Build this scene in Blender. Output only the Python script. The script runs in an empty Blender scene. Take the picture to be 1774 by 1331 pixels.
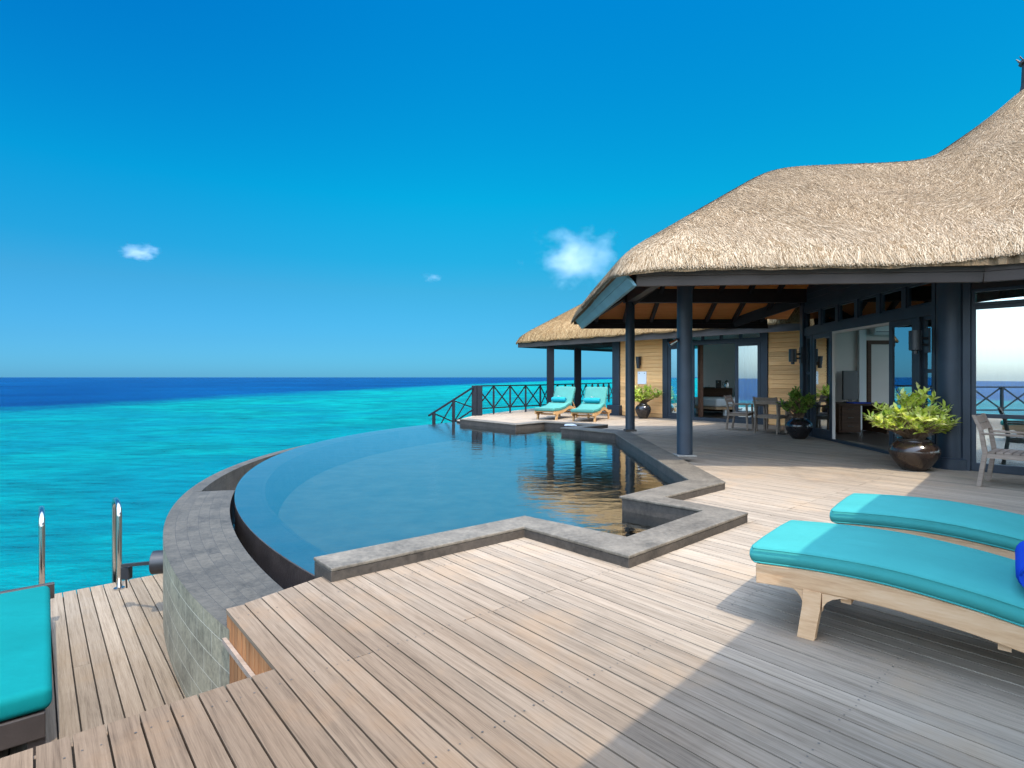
import bpy, bmesh, math, random
import numpy as np
from mathutils import Vector, Matrix, noise as mnoise
random.seed(7)
rng = np.random.default_rng(7)
SC = bpy.context.scene
COL = SC.collection
R = math.radians

# ------------------------------------------------------------------ camera
CAM_H = 1.35
cam = bpy.data.objects.new("camera", bpy.data.cameras.new("camera"))
COL.objects.link(cam)
cam.location = (0, 0, CAM_H)
cam.rotation_euler = (R(90), 0, 0)
cam.data.sensor_width = 36
cam.data.lens = 36 * 975 / 1774
cam.data.shift_y = -11.5 / 1774
cam.data.clip_start = 0.05
cam.data.clip_end = 60000
SC.camera = cam

# ------------------------------------------------------------------ sky and sun
SUN_VEC = Vector((0.28, -0.50, 1.0)).normalized()
SUN_EL = math.asin(SUN_VEC.z)
SUN_AZ = math.atan2(SUN_VEC.x, SUN_VEC.y)
SUN_STRENGTH = 2.0
SKY_STRENGTH = 0.15
world = bpy.data.worlds.new("World")
SC.world = world
world.use_nodes = True
wn = world.node_tree.nodes; wl = world.node_tree.links
wn.clear()
w_out = wn.new("ShaderNodeOutputWorld")
w_bg = wn.new("ShaderNodeBackground"); w_bg.inputs["Strength"].default_value = SKY_STRENGTH
w_sky = wn.new("ShaderNodeTexSky"); w_sky.sky_type = 'NISHITA'; w_sky.sun_disc = False
w_sky.sun_elevation = SUN_EL; w_sky.sun_rotation = SUN_AZ
w_sky.altitude = 0; w_sky.air_density = 1.0; w_sky.dust_density = 0.3; w_sky.ozone_density = 2.0
# clear tropical sky: deep cyan low in the north (away from the sun), boosted sunward and behind the camera as added fill for the shade
w_tc = wn.new("ShaderNodeTexCoord"); w_sp = wn.new("ShaderNodeSeparateXYZ"); wl.new(w_tc.outputs["Generated"], w_sp.inputs[0])
def w_ramp(src, stops, mode='EASE'):
    n = wn.new("ShaderNodeValToRGB"); n.color_ramp.interpolation = mode
    while len(n.color_ramp.elements) < len(stops): n.color_ramp.elements.new(0.5)
    for e, (p, c) in zip(n.color_ramp.elements, stops): e.position = p; e.color = (*c, 1)
    wl.new(src, n.inputs[0]); return n.outputs[0]
def w_mix(fac, a, b, mode):
    n = wn.new("ShaderNodeMix"); n.data_type = 'RGBA'; n.blend_type = mode
    for i, x in ((0, fac), (6, a), (7, b)):
        if isinstance(x, (int, float)): n.inputs[i].default_value = x
        elif isinstance(x, tuple): n.inputs[i].default_value = (*x, 1)
        else: wl.new(x, n.inputs[i])
    return n.outputs[2]
def w_math(op, a, b):
    n = wn.new("ShaderNodeMath"); n.operation = op
    for i, x in ((0, a), (1, b)):
        if isinstance(x, (int, float)): n.inputs[i].default_value = x
        else: wl.new(x, n.inputs[i])
    return n.outputs[0]
w_front = w_ramp(w_sp.outputs[2], [(0.0, (0.046, 0.182, 0.372)), (0.06, (0.046, 0.196, 0.325)), (0.15, (0.044, 0.252, 0.320)), (0.20, (0.020, 0.300, 0.360)), (0.30, (0.003, 0.394, 0.444)), (0.55, (0.0, 0.40, 0.588))], 'LINEAR')
w_side = w_ramp(w_math('ADD', w_math('MULTIPLY', w_sp.outputs[0], 0.5), 0.5), [(0.15, (1, 0.70, 0.88)), (0.5, (1, 1, 1)), (0.85, (1, 0.97, 0.95))])
w_sz = w_ramp(w_sp.outputs[2], [(0.02, (0.25, 0.25, 0.25)), (0.50, (1, 1, 1))], 'LINEAR')
w_fr = w_mix(w_sz, w_front, w_mix(1.0, w_front, w_side, 'MULTIPLY'), 'MIX')
w_dot = wn.new("ShaderNodeVectorMath"); w_dot.operation = 'DOT_PRODUCT'; wl.new(w_tc.outputs["Generated"], w_dot.inputs[0]); w_dot.inputs[1].default_value = SUN_VEC
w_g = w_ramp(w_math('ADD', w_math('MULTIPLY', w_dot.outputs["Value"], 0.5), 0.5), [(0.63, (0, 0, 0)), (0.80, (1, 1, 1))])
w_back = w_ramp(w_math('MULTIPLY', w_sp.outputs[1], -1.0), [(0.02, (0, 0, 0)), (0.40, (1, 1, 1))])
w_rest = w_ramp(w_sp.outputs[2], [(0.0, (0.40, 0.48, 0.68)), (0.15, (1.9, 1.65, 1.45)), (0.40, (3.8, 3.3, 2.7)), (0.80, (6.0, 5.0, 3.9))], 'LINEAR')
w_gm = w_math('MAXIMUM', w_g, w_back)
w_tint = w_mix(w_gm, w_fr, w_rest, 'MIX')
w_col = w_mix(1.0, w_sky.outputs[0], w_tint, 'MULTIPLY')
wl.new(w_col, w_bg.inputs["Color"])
wl.new(w_bg.outputs[0], w_out.inputs["Surface"])
sun = bpy.data.objects.new("sun", bpy.data.lights.new("sun", 'SUN'))
COL.objects.link(sun)
sun.rotation_euler = SUN_VEC.to_track_quat('Z', 'Y').to_euler()
sun.location = (0, 0, 60)
sun.data.energy = SUN_STRENGTH
sun.data.angle = R(0.5)
sun.data.color = (1.0, 0.91, 0.75)
SC.view_settings.view_transform = 'Standard'
SC.view_settings.look = 'None'
SC.view_settings.exposure = 1.35
SC.view_settings.gamma = 1
SC.render.engine = 'CYCLES'
SC.cycles.use_denoising = True
SC.cycles.max_bounces = 12
SC.cycles.diffuse_bounces = 8
SC.cycles.transparent_max_bounces = 16
SC.cycles.volume_bounces = 3
SC.cycles.caustics_reflective = False
SC.cycles.caustics_refractive = False

# ------------------------------------------------------------------ helpers
def V(*a): return Vector(a if len(a) > 1 else a[0])
UA = V(-0.648, 0.7615, 0)      # run of the deck boards (away, left)
UB = V(0.7615, 0.648, 0)       # across them (away, right)
UP = V(0, 0, 1)

class MB:
    """collects faces and links them as ONE mesh object"""
    def __init__(s): s.v = []; s.f = []; s.uv = []; s.c = []; s.m = []; s.col = 0.5; s.mi = 0
    def face(s, pts, uv=None):
        b = len(s.v); s.v += [tuple(p) for p in pts]
        s.f.append(tuple(range(b, b + len(pts)))); s.uv.append(uv); s.c.append(s.col); s.m.append(s.mi)
    def addf(s, idx, uv=None): s.f.append(tuple(idx)); s.uv.append(uv); s.c.append(s.col); s.m.append(s.mi)
    def obox(s, o, a, b, c):
        o, a, b, c = V(o), V(a), V(b), V(c)
        if a.cross(b).dot(c) < 0: a, b = b, a
        n = len(s.v)
        for k in (0, 1):
            for (i, j) in ((0, 0), (1, 0), (1, 1), (0, 1)): s.v.append(tuple(o + a*i + b*j + c*k))
        for q in ((3, 2, 1, 0), (4, 5, 6, 7), (0, 1, 5, 4), (1, 2, 6, 5), (2, 3, 7, 6), (3, 0, 4, 7)):
            s.addf([n + i for i in q])
    def box(s, x0, x1, y0, y1, z0, z1): s.obox((x0, y0, z0), (x1-x0, 0, 0), (0, y1-y0, 0), (0, 0, z1-z0))
    def beam(s, p, q, w, h, up=UP):
        """bar from p to q, w wide (sideways), h high; p,q are centre points"""
        p, q = V(p), V(q); d = (q - p); side = d.cross(up).normalized(); u = side.cross(d).normalized()
        s.obox(p - side*w/2 - u*h/2, side*w, u*h, d)
    def tube(s, path, r, n=10, cap=True):
        path = [V(p) for p in path]; rr = r if isinstance(r, (list, tuple)) else [r]*len(path)
        ref = None; b = len(s.v)
        for i, p in enumerate(path):
            t = (path[min(i+1, len(path)-1)] - path[max(i-1, 0)]).normalized()
            if ref is None: ref = t.cross(V(0.3, 0.2, 1) if abs(t.z) < 0.9 else V(1, 0.2, 0)).normalized()
            x = (ref - t*ref.dot(t)).normalized(); ref = x; y = t.cross(x)
            for k in range(n):
                a = 2*math.pi*k/n; s.v.append(tuple(p + (x*math.cos(a) + y*math.sin(a))*rr[i]))
        for i in range(len(path)-1):
            for k in range(n):
                k2 = (k+1) % n
                s.addf((b+i*n+k, b+i*n+k2, b+(i+1)*n+k2, b+(i+1)*n+k))
        if cap:
            s.addf([b+k for k in range(n)][::-1]); e = b+(len(path)-1)*n; s.addf([e+k for k in range(n)])
    def lathe(s, prof, n=32, c=(0, 0, 0)):
        b = len(s.v); c = V(c)
        for (r, z) in prof:
            for k in range(n):
                a = 2*math.pi*k/n; s.v.append((c.x + r*math.cos(a), c.y + r*math.sin(a), c.z + z))
        for i in range(len(prof)-1):
            for k in range(n):
                k2 = (k+1) % n; s.addf((b+i*n+k, b+i*n+k2, b+(i+1)*n+k2, b+(i+1)*n+k))
        if prof[0][0] > 1e-4: s.addf([b+k for k in range(n)][::-1])
        if prof[-1][0] > 1e-4: s.addf([b+(len(prof)-1)*n+k for k in range(n)])
    def prism(s, poly, z0, z1, bottom=True):
        a = sum(poly[i][0]*poly[(i+1) % len(poly)][1] - poly[(i+1) % len(poly)][0]*poly[i][1] for i in range(len(poly)))
        if a < 0: poly = poly[::-1]
        n = len(poly); b = len(s.v)
        s.v += [(p[0], p[1], z0) for p in poly] + [(p[0], p[1], z1) for p in poly]
        s.addf([b+n+i for i in range(n)])
        if bottom: s.addf([b+i for i in range(n)][::-1])
        for i in range(n):
            j = (i+1) % n; s.addf((b+i, b+j, b+n+j, b+n+i))
    def extrude(s, poly, d):
        """poly: list of 3D points (planar), swept by vector d"""
        poly = [V(p) for p in poly]; d = V(d); n = len(poly); b = len(s.v)
        nn = V(0, 0, 0)
        for i in range(n): nn += (poly[i]-poly[0]).cross(poly[(i+1) % n]-poly[0])
        if nn.dot(d) > 0: poly = poly[::-1]
        s.v += [tuple(p) for p in poly] + [tuple(p+d) for p in poly]
        s.addf([b+i for i in range(n)]); s.addf([b+n+i for i in range(n)][::-1])
        for i in range(n):
            j = (i+1) % n; s.addf((b+j, b+i, b+n+i, b+n+j))
    def grid(s, P, closed=False, uv=None):
        """P[i][j] points; uv[i][j]"""
        b = len(s.v); ni, nj = len(P), len(P[0])
        for row in P: s.v += [tuple(p) for p in row]
        for i in range(ni-1):
            for j in range(nj - (0 if closed else 1)):
                j2 = (j+1) % nj
                u = None if uv is None else [uv[i][j], uv[i][j2], uv[i+1][j2], uv[i+1][j]]
                s.addf((b+i*nj+j, b+i*nj+j2, b+(i+1)*nj+j2, b+(i+1)*nj+j), u)
    def build(s, name, mat, parent=None, bevel=0, smooth=False, seg=2, auto=None, subsurf=0, local=False):
        me = bpy.data.meshes.new(name)
        off = V(0, 0, 0)
        r = parent
        while r is not None and not local: off = off + r.location; r = r.parent
        me.from_pydata([(x-off.x, y-off.y, z-off.z) for x, y, z in s.v], [], s.f)
        mats = mat if isinstance(mat, (list, tuple)) else [mat]
        for m in mats: me.materials.append(m)
        if any(s.m): me.polygons.foreach_set("material_index", s.m)
        at = me.attributes.new("rnd", 'FLOAT', 'FACE'); at.data.foreach_set("value", s.c)
        if any(u is not None for u in s.uv):
            ul = me.uv_layers.new(name="UVMap"); k = 0
            for pol, u in zip(me.polygons, s.uv):
                for i in range(pol.loop_total):
                    if u is not None: ul.data[pol.loop_start+i].uv = u[i]
        if smooth: me.polygons.foreach_set("use_smooth", [True]*len(me.polygons))
        me.update()
        o = bpy.data.objects.new(name, me); COL.objects.link(o)
        if parent is not None: o.parent = parent
        if bevel:
            m = o.modifiers.new("bevel", 'BEVEL'); m.width = bevel; m.segments = seg; m.limit_method = 'ANGLE'; m.angle_limit = R(40)
            m.harden_normals = False
        if subsurf:
            m = o.modifiers.new("sub", 'SUBSURF'); m.levels = subsurf; m.render_levels = subsurf
        if auto is not None:
            me.polygons.foreach_set("use_smooth", [True]*len(me.polygons))
            try: me.set_sharp_from_angle(angle=R(auto))
            except Exception: pass
        return o

def tag(o, label=None, cat=None, group=None, kind=None):
    if label: o["label"] = label
    if cat: o["category"] = cat
    if group: o["group"] = group
    if kind: o["kind"] = kind
    return o
def thing(name, label, cat, loc=(0, 0, 0), group=None):
    o = bpy.data.objects.new(name, None); COL.objects.link(o); o.location = loc; o.empty_display_size = 0.2
    return tag(o, label, cat, group)
def copy_tree(o, parent=None):
    c = o.copy(); COL.objects.link(c); c.parent = parent
    for ch in list(o.children): copy_tree(ch, c)
    return c

# ------------------------------------------------------------------ materials
def newmat(name):
    m = bpy.data.materials.new(name); m.use_nodes = True
    nt = m.node_tree; nt.nodes.clear()
    out = nt.nodes.new("ShaderNodeOutputMaterial")
    return m, nt, out
def N(nt, t, **kw):
    n = nt.nodes.new(t)
    for k, v in kw.items():
        if k in n.inputs: n.inputs[k].default_value = v
        else: setattr(n, k, v)
    return n
def L(nt, a, b): nt.links.new(a, b)
def math_(nt, op, a, b=None, c=None):
    n = nt.nodes.new("ShaderNodeMath"); n.operation = op
    for i, x in enumerate((a, b, c)):
        if x is None: continue
        if isinstance(x, (int, float)): n.inputs[i].default_value = x
        else: L(nt, x, n.inputs[i])
    return n.outputs[0]
def ramp(nt, fac, stops, interp='LINEAR'):
    n = nt.nodes.new("ShaderNodeValToRGB"); n.color_ramp.interpolation = interp
    el = n.color_ramp.elements
    while len(el) < len(stops): el.new(0.5)
    for e, (p, c) in zip(el, stops): e.position = p; e.color = (c[0], c[1], c[2], 1)
    L(nt, fac, n.inputs[0]); return n.outputs[0]
def mix(nt, fac, a, b, mode='MIX'):
    n = nt.nodes.new("ShaderNodeMix"); n.data_type = 'RGBA'; n.blend_type = mode
    for i, x in ((0, fac), (6, a), (7, b)):
        if isinstance(x, (int, float)): n.inputs[i].default_value = x
        elif isinstance(x, (tuple, list)): n.inputs[i].default_value = (x[0], x[1], x[2], 1)
        else: L(nt, x, n.inputs[i])
    return n.outputs[2]
def coords(nt, scale=(1, 1, 1), rot=0, kind="Object"):
    tc = nt.nodes.new("ShaderNodeTexCoord"); mp = nt.nodes.new("ShaderNodeMapping")
    # rotate first, stretch second
    mp.vector_type = 'POINT'; mp.inputs["Rotation"].default_value = (0, 0, rot)
    L(nt, tc.outputs[kind], mp.inputs["Vector"])
    vm = nt.nodes.new("ShaderNodeVectorMath"); vm.operation = 'MULTIPLY'; vm.inputs[1].default_value = scale
    L(nt, mp.outputs[0], vm.inputs[0]); return vm.outputs[0]
def noise(nt, vec, scale, detail=4, rough=0.55, dist=0):
    n = nt.nodes.new("ShaderNodeTexNoise"); n.inputs["Scale"].default_value = scale
    n.inputs["Detail"].default_value = detail; n.inputs["Roughness"].default_value = rough; n.inputs["Distortion"].default_value = dist
    if vec is not None: L(nt, vec, n.inputs["Vector"])
    return n.outputs["Fac"]
def bump(nt, h, strength, dist):
    n = nt.nodes.new("ShaderNodeBump"); n.inputs["Strength"].default_value = strength; n.inputs["Distance"].default_value = dist
    L(nt, h, n.inputs["Height"]); return n.outputs[0]
def principled(nt, out, color, rough=0.6, normal=None, spec=0.5, metal=0.0):
    p = nt.nodes.new("ShaderNodeBsdfPrincipled")
    if isinstance(color, (tuple, list)): p.inputs["Base Color"].default_value = (*color[:3], 1)
    else: L(nt, color, p.inputs["Base Color"])
    if isinstance(rough, (int, float)): p.inputs["Roughness"].default_value = rough
    else: L(nt, rough, p.inputs["Roughness"])
    p.inputs["Specular IOR Level"].default_value = spec; p.inputs["Metallic"].default_value = metal
    if normal is not None: L(nt, normal, p.inputs["Normal"])
    L(nt, p.outputs[0], out.inputs["Surface"]); return p
def attr(nt, name="rnd"):
    a = nt.nodes.new("ShaderNodeAttribute"); a.attribute_name = name; return a.outputs["Fac"]

def wood(name, c0, c1, c2, rot=0, stretch=(1.2, 26, 26), rough=0.7, bstr=0.25, spec=0.3, stain=None):
    """grain runs along local x after rot"""
    m, nt, out = newmat(name)
    r = attr(nt)
    tc = coords(nt, stretch, rot)
    sh = nt.nodes.new("ShaderNodeVectorMath"); sh.operation = 'ADD'
    cx = nt.nodes.new("ShaderNodeCombineXYZ"); L(nt, math_(nt, 'MULTIPLY', r, 37.0), cx.inputs[0]); L(nt, math_(nt, 'MULTIPLY', r, 91.0), cx.inputs[1])
    L(nt, tc, sh.inputs[0]); L(nt, cx.outputs[0], sh.inputs[1])
    g = noise(nt, sh.outputs[0], 1.0, 7, 0.62, 0.6)
    fine = noise(nt, sh.outputs[0], 5.0, 3, 0.6)
    gg = math_(nt, 'ADD', math_(nt, 'MULTIPLY', g, 0.62), math_(nt, 'MULTIPLY', fine, 0.38))
    col = ramp(nt, gg, [(0.28, c0), (0.5, c1), (0.72, c2)])
    br = math_(nt, 'ADD', math_(nt, 'MULTIPLY', r, 0.40), 0.80)
    sc = nt.nodes.new("ShaderNodeCombineXYZ")
    for i in range(3): L(nt, br, sc.inputs[i])
    col = mix(nt, 1.0, col, sc.outputs[0], 'MULTIPLY')
    if stain:
        st = noise(nt, coords(nt, (1, 1, 1), rot), 1.7, 5, 0.65)
        col = mix(nt, ramp(nt, st, [(0.52, (0, 0, 0)), (0.66, (1, 1, 1))]), col, mix(nt, 0.45, col, stain))
        wet = noise(nt, coords(nt, (1, 1, 1), rot), 0.9, 6, 0.7, 0.8)
        col = mix(nt, 1.0, col, ramp(nt, wet, [(0.30, (0.80, 0.79, 0.78)), (0.46, (1, 1, 1))]), 'MULTIPLY')
        # browner, darker boards around one point of the deck, paler ones further out
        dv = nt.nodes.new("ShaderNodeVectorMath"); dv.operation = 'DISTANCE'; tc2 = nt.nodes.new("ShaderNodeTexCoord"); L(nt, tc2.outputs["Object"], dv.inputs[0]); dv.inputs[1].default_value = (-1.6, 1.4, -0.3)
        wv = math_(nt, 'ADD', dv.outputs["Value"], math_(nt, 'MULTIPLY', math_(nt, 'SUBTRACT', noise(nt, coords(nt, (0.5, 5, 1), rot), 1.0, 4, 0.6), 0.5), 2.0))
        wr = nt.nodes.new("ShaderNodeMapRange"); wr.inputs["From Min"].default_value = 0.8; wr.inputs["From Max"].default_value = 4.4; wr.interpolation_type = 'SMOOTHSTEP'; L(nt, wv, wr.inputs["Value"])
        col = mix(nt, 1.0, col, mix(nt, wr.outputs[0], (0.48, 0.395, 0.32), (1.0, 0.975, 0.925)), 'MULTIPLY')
    principled(nt, out, col, rough, bump(nt, gg, bstr, 0.01), spec)
    return m

ROT_A = -math.atan2(UA.y, UA.x)
ROT_B = -math.atan2(UB.y, UB.x)
M = {}
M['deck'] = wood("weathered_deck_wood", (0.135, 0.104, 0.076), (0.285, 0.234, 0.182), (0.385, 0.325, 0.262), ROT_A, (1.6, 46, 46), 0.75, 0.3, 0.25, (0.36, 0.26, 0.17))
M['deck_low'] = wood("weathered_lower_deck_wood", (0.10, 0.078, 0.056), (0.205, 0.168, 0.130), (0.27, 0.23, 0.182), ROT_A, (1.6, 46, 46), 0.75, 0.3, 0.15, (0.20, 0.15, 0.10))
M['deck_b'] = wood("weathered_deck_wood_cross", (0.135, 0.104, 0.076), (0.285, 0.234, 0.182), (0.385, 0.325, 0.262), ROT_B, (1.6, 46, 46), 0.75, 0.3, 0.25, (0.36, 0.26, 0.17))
M['teak'] = wood("pale_teak", (0.34, 0.175, 0.080), (0.52, 0.315, 0.170), (0.62, 0.42, 0.265), 0, (2.2, 22, 22), 0.6, 0.15)
M['teak_gold'] = wood("golden_teak", (0.34, 0.18, 0.07), (0.48, 0.28, 0.12), (0.58, 0.37, 0.18), 0, (2.2, 22, 22), 0.6, 0.15)
M['grey_wood'] = wood("greyed_teak", (0.17, 0.125, 0.092), (0.27, 0.205, 0.158), (0.36, 0.285, 0.23), 0, (2, 22, 22), 0.7, 0.15)
M['clad'] = wood("cedar_cladding", (0.62, 0.29, 0.10), (0.86, 0.46, 0.18), (0.94, 0.58, 0.27), ROT_A, (1.0, 20, 20), 0.65, 0.15)
M['clad_under'] = wood("red_cedar_fence_boards", (0.20, 0.072, 0.024), (0.33, 0.135, 0.048), (0.44, 0.21, 0.085), 0, (20, 20, 1.2), 0.7, 0.15)
M['soffit'] = wood("red_cedar_soffit", (0.72, 0.18, 0.035), (0.92, 0.29, 0.07), (0.97, 0.40, 0.12), 0, (1.0, 16, 16), 0.55, 0.1)
M['cabinet'] = wood("dark_brown_furniture_wood", (0.04, 0.02, 0.012), (0.075, 0.038, 0.022), (0.11, 0.06, 0.036), 0, (1.5, 20, 20), 0.55, 0.05, 0.15)
M['room_floor'] = wood("dark_room_floor", (0.05, 0.032, 0.024), (0.085, 0.058, 0.045), (0.12, 0.085, 0.065), ROT_B, (1.2, 20, 20), 0.35, 0.05)

def plain(name, c, rough=0.5, var=0.15, scale=6, b=0.0, spec=0.5, metal=0.0, bscale=60):
    m, nt, out = newmat(name)
    n = noise(nt, coords(nt), scale, 5, 0.6)
    col = ramp(nt, n, [(0.25, [x*(1-var) for x in c]), (0.75, [min(1, x*(1+var)) for x in c])])
    nb = bump(nt, noise(nt, coords(nt), bscale, 3), b, 0.01) if b else None
    principled(nt, out, col, rough, nb, spec, metal); return m
M['blue_paint'] = plain("dark_slate_blue_paint", (0.020, 0.029, 0.041), 0.45, 0.25, 3, 0.08, 0.4)
M['dark_beam'] = plain("dark_brown_stained_beam", (0.020, 0.015, 0.014), 0.55, 0.25, 3, 0.1, 0.25)
M['fascia'] = plain("grey_brown_fascia", (0.075, 0.055, 0.045), 0.55, 0.2, 2, 0.1, 0.4)
M['fascia_teal'] = plain("blue_grey_fascia", (0.13, 0.25, 0.28), 0.55, 0.2, 2, 0.1, 0.4)
M['rail_paint'] = plain("blue_black_railing_paint", (0.007, 0.009, 0.013), 0.5, 0.25, 6, 0, 0.25)
M['black_metal'] = plain("black_metal", (0.018, 0.018, 0.02), 0.38, 0.2, 8)
M['chrome'] = plain("polished_steel", (0.55, 0.53, 0.50), 0.2, 0.03, 8, 0, 0.5, 1.0)
M['white'] = plain("white_linen", (0.78, 0.78, 0.78), 0.9, 0.04, 6, 0.1)
M['wall_grey'] = plain("warm_grey_plaster", (0.68, 0.60, 0.54), 0.9, 0.04, 2)
M['wall_white'] = plain("white_plaster", (0.72, 0.71, 0.69), 0.9, 0.03, 2)
M['curtain'] = plain("sheer_white_curtain", (0.62, 0.70, 0.72), 0.95, 0.05, 3)
M['dark_screen'] = plain("dark_screen", (0.012, 0.016, 0.026), 0.12, 0.05, 3)
M['pot'] = plain("black_glazed_clay", (0.016, 0.014, 0.015), 0.16, 0.4, 9, 0.05, 0.6, 0, 14)
M['pot_brown'] = plain("dark_brown_glazed_clay", (0.028, 0.017, 0.012), 0.16, 0.5, 7, 0.06, 0.6, 0, 14)
M['soil'] = plain("potting_soil", (0.05, 0.035, 0.025), 0.95, 0.4, 30, 0.4)
M['frame_dark'] = plain("dark_espresso_wood", (0.030, 0.023, 0.020), 0.5, 0.3, 5, 0.1)
M['nail'] = plain("nail_head", (0.05, 0.045, 0.04), 0.5, 0.2, 8)
M['joist'] = plain("dark_joist", (0.008, 0.006, 0.005), 0.9, 0.2, 8)
M['stem'] = plain("plant_stem", (0.16, 0.10, 0.06), 0.8, 0.3, 20)
M['paper'] = plain("white_notice_board", (0.78, 0.78, 0.77), 0.6, 0.02, 5)
M['drop'] = plain("dark_round_cover", (0.06, 0.05, 0.045), 0.6, 0.2, 8)

def fabric(name, c):
    m, nt, out = newmat(name)
    co = coords(nt)
    n = noise(nt, co, 2.2, 4, 0.6)
    col = ramp(nt, n, [(0.3, [x*0.92 for x in c]), (0.7, [min(1, x*1.06) for x in c])])
    w = noise(nt, co, 420, 2, 0.5); f = noise(nt, co, 5, 2, 0.5)
    f2 = noise(nt, coords(nt, (1.0, 3.0, 1.0)), 2.6, 3, 0.5, 0.8)
    h = math_(nt, 'ADD', math_(nt, 'ADD', math_(nt, 'MULTIPLY', w, 0.10), f), math_(nt, 'MULTIPLY', f2, 1.2))
    principled(nt, out, col, 0.85, bump(nt, h, 0.3, 0.02), 0.06)
    return m
M['teal'] = fabric("turquoise_cushion_fabric", (0.045, 0.265, 0.245))
M['teal_deep'] = fabric("deep_turquoise_fabric", (0.002, 0.128, 0.128))
M['teal_pale'] = fabric("faded_turquoise_fabric", (0.07, 0.235, 0.205))
M['towel_blue'] = fabric("royal_blue_towel", (0.010, 0.055, 0.42))
M['towel_teal'] = fabric("teal_towel", (0.015, 0.24, 0.30))

def stone(name, c, var=0.35, brick=None, rough=0.6, mortar=(0.3, 0.29, 0.27)):
    m, nt, out = newmat(name)
    co = coords(nt)
    n1 = noise(nt, co, 3.5, 8, 0.65); n2 = noise(nt, co, 28, 5, 0.7)
    f = math_(nt, 'ADD', math_(nt, 'MULTIPLY', n1, 0.6), math_(nt, 'MULTIPLY', n2, 0.4))
    col = ramp(nt, f, [(0.32, [x*(1-var) for x in c]), (0.5, c), (0.68, [min(1, x*(1+var)) for x in c])])
    h = n2
    if brick:
        bt = nt.nodes.new("ShaderNodeTexBrick"); uvn = nt.nodes.new("ShaderNodeTexCoord")
        L(nt, uvn.outputs["UV"], bt.inputs["Vector"])
        bt.inputs["Scale"].default_value = 1; bt.inputs["Brick Width"].default_value = brick[0]; bt.inputs["Row Height"].default_value = brick[1]
        bt.inputs["Mortar Size"].default_value = brick[2]; bt.inputs["Mortar Smooth"].default_value = 0.3; bt.inputs["Bias"].default_value = 0
        bt.inputs["Color1"].default_value = (0.78, 0.78, 0.78, 1); bt.inputs["Color2"].default_value = (1.16, 1.14, 1.10, 1)
        bt.inputs["Mortar"].default_value = (1, 1, 1, 1); bt.offset = 0.5
        streak = noise(nt, coords(nt, (1, 1, 1)), 9, 6, 0.7, 1.5)
        col = mix(nt, 1.0, col, bt.outputs["Color"], 'MULTIPLY')
        col = mix(nt, ramp(nt, streak, [(0.45, (0, 0, 0)), (0.7, (0.5, 0.5, 0.5))]), col, [min(1, x*1.7) for x in c])
        col = mix(nt, bt.outputs["Fac"], col, mortar)
        h = math_(nt, 'SUBTRACT', math_(nt, 'MULTIPLY', n2, 0.5), bt.outputs["Fac"])
    principled(nt, out, col, rough, bump(nt, h, 0.5, 0.008), 0.4); return m
M['coping'] = stone("grey_slate_coping", (0.120, 0.102, 0.078), 0.6)
M['coping_base'] = stone("dark_brown_slate_base", (0.050, 0.040, 0.031), 0.55)
M['slate_tile'] = stone("slate_tile_paving", (0.060, 0.053, 0.042), 0.55, (0.21, 0.105, 0.0025), 0.6, (0.046, 0.041, 0.034))
M['slate_wall'] = stone("slate_tile_wall", (0.18, 0.158, 0.108), 0.6, (0.30, 0.15, 0.0035), 0.6, (0.36, 0.325, 0.25))
M['weir'] = stone("wet_dark_weir_stone", (0.035, 0.026, 0.022), 0.6, None, 0.3)
M['ledge'] = stone("submerged_ledge_tile", (0.085, 0.070, 0.068), 0.4, (0.3, 0.3, 0.004), 0.4, (0.05, 0.05, 0.06))
M['plinth'] = stone("concrete_plinth", (0.24, 0.22, 0.19), 0.25)

def pool_floor():
    m, nt, out = newmat("pool_floor_stone")
    co = coords(nt)
    n1 = noise(nt, co, 2.5, 6, 0.65)
    vo = nt.nodes.new("ShaderNodeTexVoronoi"); vo.inputs["Scale"].default_value = 7; L(nt, co, vo.inputs["Vector"])
    col = ramp(nt, n1, [(0.3, (0.085, 0.062, 0.028)), (0.5, (0.13, 0.10, 0.05)), (0.7, (0.17, 0.14, 0.08))])
    principled(nt, out, col, 0.7); return m
M['pool_floor'] = pool_floor()

def water(name, tint, ior, scales, bstr, bdist, rough=0.0, refl=(0.98, 1, 1), base=0.0):
    """still water: see-through where looked into, mirror-like at a low angle"""
    m, nt, out = newmat(name)
    h = None
    for sx, sy, s, w in scales:
        k = math_(nt, 'MULTIPLY', noise(nt, coords(nt, (sx, sy, 1)), s, 3, 0.5), w)
        h = k if h is None else math_(nt, 'ADD', h, k)
    nb = bump(nt, h, bstr, bdist)
    fr = nt.nodes.new("ShaderNodeFresnel"); fr.inputs["IOR"].default_value = ior; L(nt, nb, fr.inputs["Normal"])
    tr = nt.nodes.new("ShaderNodeBsdfTransparent"); tr.inputs["Color"].default_value = (*tint, 1)
    gl = nt.nodes.new("ShaderNodeBsdfGlossy"); gl.inputs["Roughness"].default_value = rough; gl.inputs["Color"].default_value = (*refl, 1)
    L(nt, nb, gl.inputs["Normal"])
    mx = nt.nodes.new("ShaderNodeMixShader"); L(nt, fr.outputs[0], mx.inputs[0]); L(nt, tr.outputs[0], mx.inputs[1]); L(nt, gl.outputs[0], mx.inputs[2])
    L(nt, mx.outputs[0], out.inputs["Surface"])
    if base: L(nt, math_(nt, 'ADD', math_(nt, 'MULTIPLY', fr.outputs[0], 1-base), base), mx.inputs[0])
    return m
M['pool_water'] = water("pool_water", (0.80, 0.84, 0.80), 1.5, [(1, 2.2, 2.2, 1.0), (1, 2.0, 9, 0.22)], 0.5, 0.010, base=0.40)

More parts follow.
